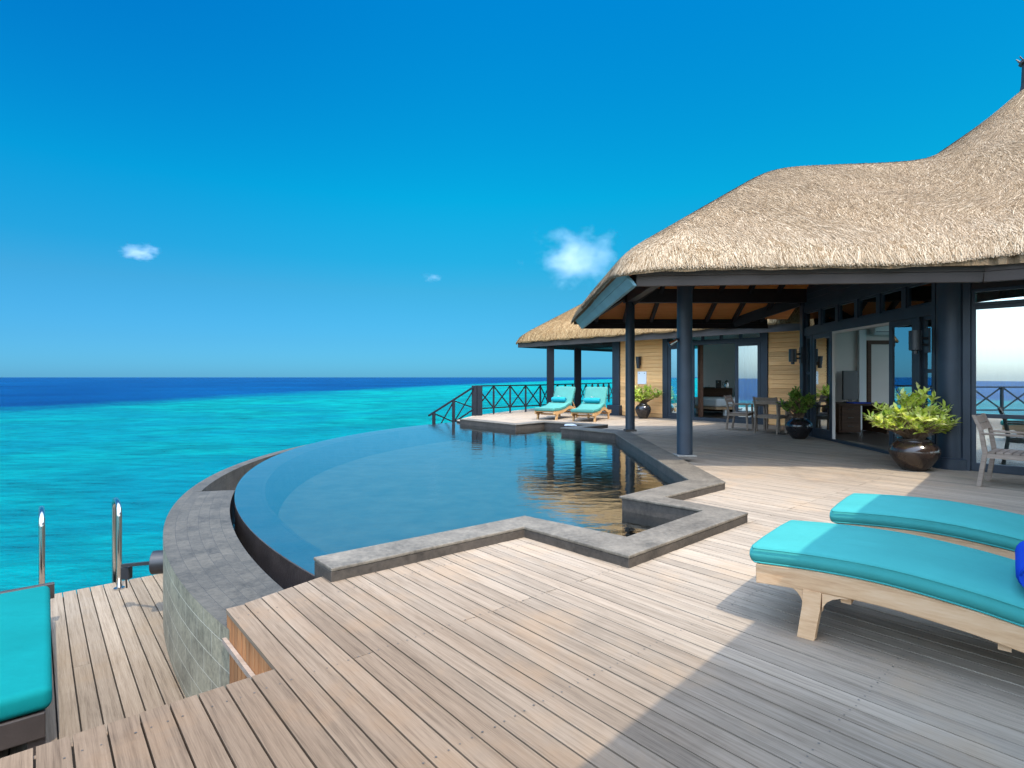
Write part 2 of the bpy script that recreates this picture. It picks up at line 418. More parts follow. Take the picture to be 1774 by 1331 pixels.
def glass(name, base, tint=(0.9, 0.95, 0.95)):
    m, nt, out = newmat(name)
    fr = nt.nodes.new("ShaderNodeFresnel"); fr.inputs["IOR"].default_value = 1.5
    f = math_(nt, 'ADD', math_(nt, 'MULTIPLY', fr.outputs[0], 1-base), base)
    tr = nt.nodes.new("ShaderNodeBsdfTransparent"); tr.inputs["Color"].default_value = (*tint, 1)
    gl = nt.nodes.new("ShaderNodeBsdfGlossy"); gl.inputs["Roughness"].default_value = 0.0; gl.inputs["Color"].default_value = (0.84, 0.95, 0.98, 1)
    mx = nt.nodes.new("ShaderNodeMixShader"); L(nt, f, mx.inputs[0]); L(nt, tr.outputs[0], mx.inputs[1]); L(nt, gl.outputs[0], mx.inputs[2])
    L(nt, mx.outputs[0], out.inputs["Surface"]); return m
M['glass'] = glass("reflective_glass", 0.38)
M['glass_mirror'] = glass("sun_reflecting_glass", 0.55)
M['glass_dark'] = glass("clear_glass", 0.08)

def sea_mat():
    m, nt, out = newmat("lagoon_sea_water")
    tc = nt.nodes.new("ShaderNodeTexCoord"); sp = nt.nodes.new("ShaderNodeSeparateXYZ"); L(nt, tc.outputs["Object"], sp.inputs[0])
    x, y = sp.outputs[0], sp.outputs[1]
    xb = math_(nt, 'ADD', math_(nt, 'ADD', math_(nt, 'MULTIPLY', y, 0.125), -58.0), math_(nt, 'MULTIPLY', math_(nt, 'MULTIPLY', y, y), 0.00011))
    wob = math_(nt, 'MULTIPLY', math_(nt, 'SUBTRACT', noise(nt, coords(nt), 0.05, 7, 0.72), 0.5), 46.0)
    f = math_(nt, 'ADD', math_(nt, 'SUBTRACT', x, xb), wob)          # metres inside the reef edge
    reef = nt.nodes.new("ShaderNodeMapRange"); reef.inputs["From Min"].default_value = -15; reef.inputs["From Max"].default_value = 13
    reef.interpolation_type = 'SMOOTHSTEP'; L(nt, f, reef.inputs["Value"])
    near = nt.nodes.new("ShaderNodeMapRange"); near.inputs["From Min"].default_value = 8; near.inputs["From Max"].default_value = 150; L(nt, y, near.inputs["Value"])
    patch = noise(nt, coords(nt, (1, 1.6, 1)), 0.22, 6, 0.62)
    lag = mix(nt, near.outputs[0], (0.0, 0.132, 0.132), (0.0, 0.225, 0.196))
    lag = mix(nt, ramp(nt, patch, [(0.42, (1, 1, 1)), (0.60, (0, 0, 0))]), lag, mix(nt, 0.5, lag, (0.0, 0.040, 0.062)))
    big = noise(nt, coords(nt, (1, 1, 1)), 0.045, 5, 0.6, 0.6)
    lag = mix(nt, ramp(nt, big, [(0.40, (0.55, 0.55, 0.55)), (0.56, (0, 0, 0))]), lag, (0.0, 0.095, 0.135))
    deepn = noise(nt, coords(nt, (1, 1, 1)), 0.02, 4)
    deep = ramp(nt, deepn, [(0.35, (0.0, 0.020, 0.082)), (0.65, (0.0, 0.040, 0.125))])
    col = mix(nt, reef.outputs[0], deep, lag)
    rip = math_(nt, 'ADD', noise(nt, coords(nt, (1, 2.2, 1)), 0.9, 5, 0.62), math_(nt, 'MULTIPLY', noise(nt, coords(nt, (1, 1.8, 1)), 4.5, 4, 0.6), 0.30))
    streak = ramp(nt, noise(nt, coords(nt, (0.6, 2.4, 1)), 1.1, 6, 0.7), [(0.33, (0.62, 0.68, 0.72)), (0.5, (1, 1, 1)), (0.68, (1.30, 1.25, 1.2))])
    col = mix(nt, 1.0, col, streak, 'MULTIPLY')
    nb = bump(nt, rip, 0.9, 0.2)
    df = nt.nodes.new("ShaderNodeBsdfDiffuse"); L(nt, col, df.inputs["Color"]); L(nt, nb, df.inputs["Normal"])
    gl = nt.nodes.new("ShaderNodeBsdfGlossy"); gl.inputs["Roughness"].default_value = 0.12; L(nt, nb, gl.inputs["Normal"])
    fr = nt.nodes.new("ShaderNodeFresnel"); fr.inputs["IOR"].default_value = 1.33; L(nt, nb, fr.inputs["Normal"])
    fa = math_(nt, 'MINIMUM', math_(nt, 'MULTIPLY', fr.outputs[0], 0.5), 0.17)
    mx = nt.nodes.new("ShaderNodeMixShader"); L(nt, fa, mx.inputs[0]); L(nt, df.outputs[0], mx.inputs[1]); L(nt, gl.outputs[0], mx.inputs[2])
    L(nt, mx.outputs[0], out.inputs["Surface"]); return m
M['sea'] = sea_mat()

def thatch_mat(name, k=1.0, tint=None):
    m, nt, out = newmat(name)
    r = attr(nt)
    n = noise(nt, coords(nt, (1, 1, 1)), 1.3, 5, 0.6)
    n2 = noise(nt, coords(nt, (1, 1, 1)), 45, 4, 0.7)
    col = ramp(nt, math_(nt, 'ADD', math_(nt, 'MULTIPLY', r, 0.75), math_(nt, 'MULTIPLY', n2, 0.25)),
               [(0.08, (0.075*k, 0.043*k, 0.020*k)), (0.28, (0.20*k, 0.128*k, 0.065*k)), (0.55, (0.325*k, 0.230*k, 0.137*k)), (0.92, (0.60*k, 0.48*k, 0.335*k))])
    col = mix(nt, ramp(nt, n, [(0.4, (0, 0, 0)), (0.7, (0.35, 0.35, 0.35))]), col, (0.27*k, 0.19*k, 0.12*k))
    if tint: col = mix(nt, 1.0, col, tint, 'MULTIPLY')
    principled(nt, out, col, 0.85, bump(nt, n2, 0.6, 0.02), 0.15); return m
M['thatch'] = thatch_mat("straw_thatch", 0.83)
M['thatch_far'] = thatch_mat("straw_thatch_golden", 0.95, (1.0, 0.88, 0.66))

def leaf_mat(name, stops):
    m, nt, out = newmat(name)
    col = ramp(nt, attr(nt), stops)
    d = nt.nodes.new("ShaderNodeBsdfDiffuse"); L(nt, col, d.inputs[0])
    t = nt.nodes.new("ShaderNodeBsdfTranslucent"); L(nt, col, t.inputs[0])
    g = nt.nodes.new("ShaderNodeBsdfGlossy"); g.inputs["Roughness"].default_value = 0.35; g.inputs["Color"].default_value = (0.5, 0.5, 0.5, 1)
    a = nt.nodes.new("ShaderNodeMixShader"); a.inputs[0].default_value = 0.45; L(nt, d.outputs[0], a.inputs[1]); L(nt, t.outputs[0], a.inputs[2])
    b = nt.nodes.new("ShaderNodeMixShader"); b.inputs[0].default_value = 0.07; L(nt, a.outputs[0], b.inputs[1]); L(nt, g.outputs[0], b.inputs[2])
    L(nt, b.outputs[0], out.inputs["Surface"]); return m
M['leaf_lime'] = leaf_mat("lime_green_leaf", [(0.0, (0.12, 0.24, 0.02)), (0.35, (0.40, 0.56, 0.05)), (0.65, (0.74, 0.80, 0.14)), (1.0, (0.92, 0.92, 0.40))])
M['leaf_green'] = leaf_mat("mid_green_leaf", [(0.0, (0.07, 0.16, 0.02)), (0.5, (0.22, 0.37, 0.05)), (1.0, (0.55, 0.64, 0.15))])

# ------------------------------------------------------------------ sea
b = MB()
b.face([(-30000, -400, -2), (30000, -400, -2), (30000, 40000, -2), (-30000, 40000, -2)])
tag(b.build("sea", M['sea']), kind="structure")

# ------------------------------------------------------------------ plank decks
def line_hits(poly, o, d, nrm):
    """t values where the line o + t d crosses the polygon"""
    ts = []
    n = len(poly)
    for i in range(n):
        p, q = V(*poly[i], 0), V(*poly[(i+1) % n], 0)
        a, c = (p-o).dot(nrm), (q-o).dot(nrm)
        if (a < 0) != (c < 0): ts.append((p + (q-p)*(a/(a-c)) - o).dot(d))
    return sorted(ts)
def planks(poly, d, pitch, gap, z, th, mat, name, joint=3.4, nails=None, start=0.0, seam=0.0025):
    d = V(*d[:2], 0).normalized(); nrm = V(-d.y, d.x, 0)
    mb = MB(); offs = [V(*p, 0).dot(nrm) for p in poly]
    k = math.floor(min(offs)/pitch)
    w = pitch - gap
    while k*pitch < max(offs):
        lo = k*pitch + start
        h = [line_hits(poly, nrm*(lo+0.002*1), d, nrm), line_hits(poly, nrm*(lo+w-0.002), d, nrm)]
        mid = line_hits(poly, nrm*(lo+w/2), d, nrm)
        if len(h[0]) != len(h[1]) or len(h[0]) != len(mid): h = [mid, mid]
        rr = random.Random(k*17+3)
        for i in range(0, len(h[0])-1, 2):
            a0, a1, b0, b1 = h[0][i], h[0][i+1], h[1][i], h[1][i+1]
            cuts = []; t = math.floor(min(a0, b0)/joint)*joint + (rr.choice([0, 0, 0.5]))*joint
            while t < max(a1, b1):
                if t > max(a0, b0)+0.25 and t < min(a1, b1)-0.25: cuts.append(t)
                t += joint*rr.choice([1, 1, 1.5])
            st = [(a0, b0)] + [(c, c) for c in cuts] + [(a1, b1)]
            for (s0, s1), (e0, e1), first, last in [(st[j], st[j+1], j == 0, j == len(st)-2) for j in range(len(st)-1)]:
                if not first: s0 += seam; s1 += seam
                if not last: e0 -= seam; e1 -= seam
                mb.col = min(1, max(0, rr.gauss(0.5, 0.17)))
                dz = rr.uniform(-0.0012, 0.0012)
                P = [nrm*lo + d*s0, nrm*(lo+w) + d*s1, nrm*(lo+w) + d*e1, nrm*lo + d*e0]
                mb.prism([(p.x, p.y) for p in P], z-th, z+dz, False)
        k += 1
    if nails:
        mb.mi = 1
        (x0, x1, y0, y1), step = nails
        k = math.floor(min(offs)/pitch)
        for k in range(int(math.floor(min(offs)/pitch)), int(max(offs)/pitch)+1):
            lo = k*pitch + start
            tlo, thi = -14, 14
            j = math.floor(tlo/step)
            while j*step < thi:
                for fr in (0.22, 0.78):
                    p = nrm*(lo+w*fr) + d*(j*step + random.uniform(-0.006, 0.006))
                    if x0 < p.x < x1 and y0 < p.y < y1 and inside(poly, p.x, p.y) and random.random() < 0.8:
                        r = random.uniform(0.0036, 0.0052)
                        mb.face([(p.x + r*math.cos(q*math.pi/3), p.y + r*math.sin(q*math.pi/3), z+0.0022) for q in range(6)])
                j += 1
    return mb.build(name, [mat, M['nail']], bevel=0.0022 if nails else 0, seg=1)
def inside(poly, x, y):
    c = False; n = len(poly)
    for i in range(n):
        x1, y1 = poly[i]; x2, y2 = poly[(i+1) % n]
        if (y1 > y) != (y2 > y) and x < (x2-x1)*(y-y1)/(y2-y1)+x1: c = not c
    return c

# pool outline (deck side / water side of the stone coping)
OUT = [(-1.21, 3.77), (0.104, 4.83), (0.839, 4.04), (2.239, 5.33), (1.63, 6.04), (2.62, 6.90), (2.80, 13.55), (1.78, 14.42), (2.62, 15.30), (0.93, 16.75), (0.10, 15.76), (-1.36, 17.60)]
INN = [(-1.416, 4.01), (0.118, 5.22), (0.923, 4.53), (1.847, 5.43), (1.156, 6.07), (2.213, 7.05), (2.36, 12.95), (1.22, 14.34), (2.10, 15.18), (0.93, 16.15), (0.10, 15.25), (-1.62, 17.30)]
OUT = [(x*0.982, y*0.982) for x, y in OUT]; INN = [(x*0.982, y*0.982) for x, y in INN]
MID = [((a[0]+c[0])/2, (a[1]+c[1])/2) for a, c in zip(OUT, INN)]
N0 = (-1.66, 3.27); N1 = (-1.09, 2.61)
deck_poly = [N0, N1, (-4.65, -0.42), (-4.65, -4.5), (9, -4.5), (9, 6.5), (7.2, 7.6), (7.2, 12.8), (2.6, 12.8), MID[5], MID[4], MID[3], MID[2], MID[1], MID[0]]
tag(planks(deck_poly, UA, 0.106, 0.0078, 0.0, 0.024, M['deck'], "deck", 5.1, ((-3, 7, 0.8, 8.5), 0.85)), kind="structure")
deck2 = [(2.6, 12.806), (7.2, 12.806), (8.3, 14.9), (3.9, 20.3), (7.5, 25), (1.2, 25.0), (-1.35, 19.95), (-1.75, 17.75), MID[11], MID[10], MID[9], MID[8], MID[7], MID[6]]
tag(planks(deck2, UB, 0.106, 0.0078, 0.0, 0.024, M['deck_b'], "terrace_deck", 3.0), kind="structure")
# dark bearers below the gaps
b = MB()
b.prism([(N0[0]+0.05, N0[1]+0.04), (N1[0]+0.05, N1[1]+0.02), (-4.60, -0.45), (-4.65, -4.5), (9, -4.5), (9, 6.5), (7.2, 7.6), (7.2, 12.8), (8.3, 14.9), (3.9, 20.3), (7.5, 25), (1.2, 25), (-1.35, 19.95), (-1.75, 17.75)] + MID[::-1], -0.16, -0.03)
tag(b.build("deck_bearers", M['joist']), kind="structure")
low_poly = [(-3.3, 6.86), (-7.0, 3.71), (-4.5, -0.5), (0.5, 2.6), (0.3, 4.0)]
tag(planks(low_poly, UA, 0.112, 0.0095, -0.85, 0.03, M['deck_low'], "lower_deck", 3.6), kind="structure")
b = MB(); b.prism([(-3.32, 6.80), (-6.9, 3.71), (-4.5, -0.4), (0.4, 2.6), (0.2, 4.0)], -1.0, -0.884)
tag(b.build("lower_deck_bearers", M['joist']), kind="structure")

# upright boards closing the side of the deck at the notch
t = thing("deck_skirting", "reddish upright boards closing the side of the main deck next to the slate wall", "skirting", (-1.4, 2.95, -0.85))
b = MB(); d = V(*N1, 0) - V(*N0, 0); ln = d.length; d.normalize(); nout = V(-0.7615, -0.648, 0)
k = 0
while k*0.075 < ln-0.01:
    b.col = random.random()
    b.obox(V(*N0, -0.84) + d*(k*0.075) + nout*(-0.015), d*0.068, nout*0.012, UP*0.81); k += 1
b.build("boards", M['clad_under'], t)
b = MB(); b.obox(V(*N0, -0.19) + nout*0.0, d*ln, nout*0.022, UP*0.03); b.col = 0.5; b.build("batten", M['grey_wood'], t)
b = MB(); d2 = V(-0.7615, -0.648, 0); b.col = 0.5
b.obox(V(*N1, -0.84) + d2*0.0 - UA*0.03, d2*2.9, UA*0.028, UP*0.81); b.build("side_panel", M['grey_wood'], t)

# ------------------------------------------------------------------ infinity pool
pool = thing("infinity_pool", "dark slate infinity pool with zigzag stone coping and a curved vanishing edge", "pool", (0, 10, -1.2))
WZ = -0.06
WC, WR = V(5.77, 11.09, 0), 10.08
def arc(c, r, a0, a1, n): return [(c.x + r*math.cos(a0+(a1-a0)*i/n), c.y + r*math.sin(a0+(a1-a0)*i/n)) for i in range(n+1)]
def ang(c, p): return math.atan2(p[1]-c.y, p[0]-c.x) % (2*math.pi)
a_near, a_far = ang(WC, (-1.41, 3.96)), ang(WC, (-1.72, 17.7))
ring_o = arc(WC, WR, a_far, a_near, 72)
ring_i = arc(WC, WR-0.34, a_far, a_near, 72)
cop = MB(); cop.prism(OUT + INN[::-1], 0.068, 0.093)
cop.build("coping", M['coping'], pool, bevel=0.007, seg=2)
def inset(poly_o, poly_i, e):
    return [((o[0]*(1-e)+i[0]*e), (o[1]*(1-e)+i[1]*e)) for o, i in zip(poly_o, poly_i)]
cb = MB(); cb.prism(inset(OUT, INN, 0.015) + inset(INN, OUT, 0.06)[::-1], -0.7, 0.0675)
cb.build("coping_base", M['coping_base'], pool, bevel=0.004, seg=1)
# weir (curved overflow edge): ledge under a film of water, wet outer face
lg = MB(); P = []; UVs = []
for i, (o, ii) in enumerate(zip(ring_o, ring_i)):
    s = i*0.2
    P.append([(o[0], o[1], -0.55), (o[0], o[1], WZ-0.010), (ii[0], ii[1], WZ-0.035), (ii[0] + (WC.x-ii[0])*0.016, ii[1] + (WC.y-ii[1])*0.016, -0.58)])
lg.grid([[r[1] for r in P], [r[2] for r in P]], uv=[[(i*0.19, 0) for i in range(len(P))], [(i*0.19, 0.34) for i in range(len(P))]])
lg.grid([[r[2] for r in P], [r[3] for r in P]], uv=[[(i*0.19, 0.34) for i in range(len(P))], [(i*0.19, 1.3) for i in range(len(P))]])
lg.build("overflow_ledge", M['ledge'], pool, smooth=False)
wf = MB(); wf.grid([[r[0] for r in P], [r[1] for r in P]]); wf.build("overflow_face", M['weir'], pool, smooth=True)
fl = MB(); fl.prism([p for p in ring_i] + [(-1.2, 3.9), (0.15, 5.0), (0.92, 4.2), (2.1, 5.35), (1.5, 6.05), (2.5, 7.0), (2.6, 13.2), (1.5, 14.4), (2.4, 15.2), (0.95, 16.5), (0.1, 15.5), (-1.5, 17.5)], -0.62, -0.56)
fl.build("pool_floor", M['pool_floor'], pool)
wt = MB()
wpoly = [p for p in ring_o] + inset(INN, OUT, 0.10)
wt.face([(x, y, WZ) for x, y in wpoly][::-1] if sum(wpoly[i][0]*wpoly[(i+1) % len(wpoly)][1]-wpoly[(i+1) % len(wpoly)][0]*wpoly[i][1] for i in range(len(wpoly))) < 0 else [(x, y, WZ) for x, y in wpoly])
tag(wt.build("pool_water", M['pool_water']), kind="structure")

# outer curved wall catching the overflow
OC, OR = V(4.88, 10.156, 0), 9.50
IC, IR = V(7.153, 11.273, 0), 11.447
t = thing("overflow_wall", "curved slate tiled wall wrapping the overflow side of the pool", "wall", (-3.6, 6, -0.85))
GZ = -0.10
n1 = 40
ao0, ao1 = ang(OC, (-1.62, 3.23)), ang(OC, (-3.93, 7.18))
ai0, ai1 = ang(IC, (-1.42, 3.69)), ang(IC, (-3.55, 7.25))
o_arc = arc(OC, OR, ao0, ao1, n1); i_arc = arc(IC, IR, ai0, ai1, n1)
cap = MB(); rows = 6
PP = [[((o[0]*(1-k/rows)+q[0]*k/rows), (o[1]*(1-k/rows)+q[1]*k/rows), GZ) for o, q in zip(o_arc, i_arc)] for k in range(rows+1)]
UU = [[(i*0.117, k*0.105) for i in range(n1+1)] for k in range(rows+1)]
cap.grid(PP[::-1], uv=UU)
cap.build("paved_top", M['slate_tile'], t)
sd = MB()
sd.grid([[(x, y, GZ-0.0) for x, y in o_arc], [(x, y, -2.3) for x, y in o_arc]], uv=[[(i*0.117, 2.2) for i in range(n1+1)], [(i*0.117, 0) for i in range(n1+1)]])
sd.build("outer_face", M['slate_wall'], t, smooth=True)
si = MB()
si.grid([[(x, y, -0.6) for x, y in i_arc], [(x, y, GZ) for x, y in i_arc]])
si.face([(*o_arc[0], GZ), (*i_arc[0], GZ), (*i_arc[0], -2.3), (*o_arc[0], -2.3)])
si.face([(*o_arc[-1], GZ), (*o_arc[-1], -0.6), (*i_arc[-1], -0.6), (*i_arc[-1], GZ)])
si.build("inner_face", M['weir'], t, smooth=False)
# thin far stretch
ao2 = ang(OC, (-3.2, 15.2))
th_o = arc(OC, OR, ao1, ao2, 50); th_i = arc(OC, OR-0.17, ao1, ao2, 50)
tw = MB()
tw.grid([[(x, y, GZ) for x, y in th_i], [(x, y, GZ) for x, y in th_o]], uv=[[(i*0.17, 0.0) for i in range(51)], [(i*0.17, 0.17) for i in range(51)]])
tw.grid([[(x, y, GZ) for x, y in th_o], [(x, y, -2.3) for x, y in th_o]], uv=[[(i*0.17, 2.2) for i in range(51)], [(i*0.17, 0) for i in range(51)]])
tw.grid([[(x, y, -0.6) for x, y in th_i], [(x, y, GZ) for x, y in th_i]], uv=[[(i*0.17, 0) for i in range(51)], [(i*0.17, 0.5) for i in range(51)]])
tw.build("thin_wall", M['slate_tile'], t)
gf = MB(); go = arc(OC, OR-0.02, ao0, ao2, 60); gi = arc(WC, WR-0.02, a_near, ang(WC, (-3.3, 15.4)), 60)
gf.grid([[(x, y, -0.42) for x, y in go], [(x, y, -0.42) for x, y in gi]])
M['gutter_water'] = water("gutter_water", (0.08, 0.14, 0.22), 1.6, [(1, 1, 12, 1.0)], 0.6, 0.02)
gb = MB(); gb.grid([[(x, y, -0.55) for x, y in go], [(x, y, -0.55) for x, y in gi]])
gb.build("gutter_floor", M['weir'], t)
tag(gf.build("gutter_water", M['gutter_water']), kind="structure")

# ------------------------------------------------------------------ thatched roofs
def seg_dist(x, y, poly):
    n = len(poly); best = np.full(x.shape, 1e9); bx = np.zeros(x.shape); by = np.zeros(x.shape)
    for i in range(n):
        x1, y1 = poly[i]; x2, y2 = poly[(i+1) % n]; dx, dy = x2-x1, y2-y1
        tt = np.clip(((x-x1)*dx + (y-y1)*dy)/(dx*dx+dy*dy), 0, 1)
        px, py = x1+tt*dx, y1+tt*dy; dd = np.hypot(x-px, y-py); mk = dd < best
        best = np.where(mk, dd, best); bx = np.where(mk, px, bx); by = np.where(mk, py, by)
    return best, bx, by
def np_inside(poly, x, y):
    c = np.zeros(x.shape, bool); n = len(poly)
    for i in range(n):
        x1, y1 = poly[i]; x2, y2 = poly[(i+1) % n]
        if y1 == y2: continue
        c ^= ((y1 > y) != (y2 > y)) & (x < (x2-x1)*(y-y1)/(y2-y1)+x1)
    return c
def smin(vals, k): return -k*np.log(sum(np.exp(-v/k) for v in vals))
def smax(vals, k): return k*np.log(sum(np.exp(v/k) for v in vals))
def ldist(x, y, p, q):
    """signed distance to the left of p->q"""
    dx, dy = q[0]-p[0], q[1]-p[1]; l = math.hypot(dx, dy); return ((x-p[0])*(-dy) + (y-p[1])*dx)/l

def round_poly(poly, r, n=5):
    out = []; m = len(poly)
    for i in range(m):
        p0, p, p2 = V(*poly[i-1], 0), V(*poly[i], 0), V(*poly[(i+1) % m], 0)
        a, c = (p0-p), (p2-p); rr = min(r, a.length*0.45, c.length*0.45)
        s, e = p + a.normalized()*rr, p + c.normalized()*rr
        for k in range(n+1):
            t = k/n; q = s*(1-t)**2 + p*2*t*(1-t) + e*t*t; out.append((q.x, q.y))
    return out
EZ = 2.79
F_L, F_R = (1.40, 7.38), (6.0, 7.08)          # front eave of the porch
ROOF_RAW = [F_L, F_R, (6.85, 6.62), (-0.35, -0.93), (5.0, -6.5), (13.5, 2.5), (15.6, 8.5), (15.0, 14), (10.5, 16.4), (7.3, 15.2), (6.3, 14.20), (1.48, 14.30)]
ROOF = round_poly(ROOF_RAW, 0.22)
APEX = (10.12, 11.0)
def roof_h(x, y):
    df = ldist(x, y, F_L, F_R); db = ldist(x, y, (6.3, 14.30), (1.48, 14.30)); dl = ldist(x, y, (1.48, 14.30), F_L); dr = 15 - x
    porch = EZ+0.22 + 0.680*smin([df, db, dl, dr], 0.22)
    rho = np.hypot(x-APEX[0], y-APEX[1])
    cone = 6.95 - 0.70*rho + 0.12*np.exp(-(rho/0.5)**2)
    dw = -ldist(x, y, (6.85, 6.62), (-0.35, -0.93)); 
    dw = ldist(x, y, (6.85, 6.62), (-0.35, -0.93))
    wing = EZ+0.22 + 0.66*smin([dw, 7.2-dw, y*0+ (x+y*0.9+3.5)*0.6], 0.25)
    return smax([porch, cone, wing], 0.16)
def make_thatch(name, poly, hf, cell, parent, mat, xr, nstraw, region, ez, seed, keep=None, lift=1.0):
    g = np.random.default_rng(seed)
    xs = np.arange(xr[0]-cell, xr[1]+cell, cell); ys = np.arange(xr[2]-cell, xr[3]+cell, cell)
    X, Y = np.meshgrid(xs, ys, indexing='ij')
    ins = np_inside(poly, X, Y); D, BX, BY = seg_dist(X, Y, poly)
    ok = ins | (D < cell*0.72)
    PX = np.where(ins, X, BX); PY = np.where(ins, Y, BY); D = np.where(ins, D, 0)
    sn = ins & (D < cell*0.35); PX = np.where(sn, BX, PX); PY = np.where(sn, BY, PY); D = np.where(sn, 0, D)
    Z = hf(PX, PY) - 0.22*np.exp(-D/0.11) - 0.012*np.sin(PX*9.1+PY*7.7)*np.sin(PX*3.3-PY*5.1)
    idx = np.full(X.shape, -1); idx[ok] = np.arange(ok.sum())
    vt = np.c_[PX[ok], PY[ok], Z[ok]]
    q = ok[:-1, :-1] & ok[1:, :-1] & ok[1:, 1:] & ok[:-1, 1:]
    anyin = ins[:-1, :-1] | ins[1:, :-1] | ins[1:, 1:] | ins[:-1, 1:]
    q &= anyin
    I, J = np.nonzero(q)
    top = np.c_[idx[I, J], idx[I+1, J], idx[I+1, J+1], idx[I, J+1]]
    nv = len(vt)
    # underside and rim
    Zb = np.minimum(vt[:, 2]-0.05, ez - 0.03 + 0.6*(vt[:, 2]-ez)*0 + np.maximum(0, (vt[:, 2]-ez-0.22))*0.92)
    vb = np.c_[vt[:, 0], vt[:, 1], Zb]
    bot = top[:, ::-1] + nv
    ed = {}
    for f in top:
        for a, c in ((f[0], f[1]), (f[1], f[2]), (f[2], f[3]), (f[3], f[0])):
            if (c, a) in ed: del ed[(c, a)]
            else: ed[(a, c)] = 1
    rim = np.array([(c, a, a+nv, c+nv) for a, c in ed])
    verts = [vt, vb]; faces = [top, bot, rim]
    rnd = [0.10 + 0.16*g.random(len(top)), np.full(len(bot), 0.12), 0.08+0.3*g.random(len(rim))]
    # loose straws lying on the surface
    cnt = 0; allv = []; allc = []
    need = nstraw
    while need > 0:
        m = need*3
        x = g.uniform(region[0], region[1], m); y = g.uniform(region[2], region[3], m)
        k = np_inside(poly, x, y)
        if keep is not None: k &= keep(x, y)
        x, y = x[k][:need], y[k][:need]; need -= len(x)
        dist, ex, ey = seg_dist(x, y, poly)
        e = 0.03
        def zz(px, py, d): return hf(px, py) - 0.22*np.exp(-d/0.11)
        hx = (hf(x+e, y)-hf(x-e, y))/(2*e); hy = (hf(x, y+e)-hf(x, y-e))/(2*e)
        gl = np.hypot(hx, hy)+1e-6
        dx, dy = -hx/gl, -hy/gl
        sw = 0.55*np.sin(x*1.3+0.8*np.sin(y*1.1)+seed) + 0.35*np.sin(y*2.1+1.7*np.sin(x*0.9)) + 0.25*np.sin(x*3.7+y*2.9)
        sw = sw*np.clip((dist-0.15)/0.6, 0.1, 1); an = sw + g.normal(0, 0.30, len(x)); ca, sa = np.cos(an), np.sin(an)
        ddx, ddy = dx*ca-dy*sa, dx*sa+dy*ca
        ln = g.uniform(0.10, 0.34, len(x)); w = g.uniform(0.0026, 0.0062, len(x))
        x2, y2 = x+ddx*ln*0.82, y+ddy*ln*0.82
        in2 = np_inside(poly, x2, y2); d2, bx, by = seg_dist(x2, y2, poly)
        over = ~in2
        x2 = np.where(over, bx + ddx*g.uniform(0.0, 0.035, len(x)), x2); y2 = np.where(over, by + ddy*g.uniform(0.0, 0.035, len(x)), y2); d2 = np.where(over, 0, d2)
        z1 = zz(x, y, dist) + g.uniform(0.003, 0.012, len(x))*lift
        z2 = zz(np.where(over, bx, x2), np.where(over, by, y2), d2) + g.uniform(0.003, 0.022, len(x))*lift - np.where(over, g.uniform(0, 0.04, len(x)), 0)
        ppx, ppy = -ddy, ddx
        sl = hx*ppx + hy*ppy
        a1 = np.c_[x-ppx*w, y-ppy*w, z1-sl*w]; a2 = np.c_[x+ppx*w, y+ppy*w, z1+sl*w]
        a3 = np.c_[x2+ppx*w*0.6, y2+ppy*w*0.6, z2+sl*w*0.6]; a4 = np.c_[x2-ppx*w*0.6, y2-ppy*w*0.6, z2-sl*w*0.6]
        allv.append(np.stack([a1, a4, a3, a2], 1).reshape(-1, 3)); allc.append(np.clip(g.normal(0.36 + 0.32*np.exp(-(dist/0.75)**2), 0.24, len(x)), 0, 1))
    sv = np.concatenate(allv); sc_ = np.concatenate(allc)
    base = 2*nv
    sf = (np.arange(len(sv)).reshape(-1, 4) + base)
    verts.append(sv); faces.append(sf); rnd.append(sc_)
    VV = np.concatenate(verts); FF = np.concatenate(faces); RR = np.concatenate(rnd)
    off = V(0, 0, 0)
    if parent is not None: off = parent.location
    VV = VV - np.array([off.x, off.y, off.z])
    me = bpy.data.meshes.new(name)
    me.vertices.add(len(VV)); me.vertices.foreach_set("co", VV.astype(np.float32).ravel())
    me.loops.add(len(FF)*4); me.loops.foreach_set("vertex_index", FF.astype(np.int32).ravel())
    me.polygons.add(len(FF)); me.polygons.foreach_set("loop_start", np.arange(0, len(FF)*4, 4, dtype=np.int32))
    me.update(calc_edges=True)
    sm = np.zeros(len(FF), bool); sm[:len(top)] = True; me.polygons.foreach_set("use_smooth", sm)
    at = me.attributes.new("rnd", 'FLOAT', 'FACE'); at.data.foreach_set("value", RR.astype(np.float32))
    me.materials.append(mat); me.validate()
    o = bpy.data.objects.new(name, me); COL.objects.link(o); o.parent = parent
    return o

# ------------------------------------------------------------------ main villa
villa = thing("beach_villa", "large thatched villa with slate blue frames and open glass doors on the right", "villa", (8, 11, 0))
th = make_thatch("thatched_roof", ROOF, roof_h, 0.09, villa, M['thatch'], (-0.6, 15.8, -6.6, 16.6), 165000, (1.3, 11.2, 6.3, 13.5), EZ, 3,
                 keep=lambda x, y: (y < 11.6 + 0.25*np.maximum(0, 10.2-x)*0) )
b = MB()
b.tube([(APEX[0], APEX[1], 6.85), (APEX[0], APEX[1], 7.10), (APEX[0], APEX[1], 7.50)], [0.17, 0.13, 0.115], 10)
b.tube([(APEX[0], APEX[1], 7.50), (APEX[0], APEX[1], 7.56)], [0.17, 0.15], 10)
for k in range(10):
    a = k*0.63; b.tube([(APEX[0]+0.12*math.cos(a), APEX[1]+0.12*math.sin(a), 7.54), (APEX[0]+0.2*math.cos(a), APEX[1]+0.2*math.sin(a), 7.62)], 0.012, 5)
b.build("finial", M['frame_dark'], th, smooth=False)

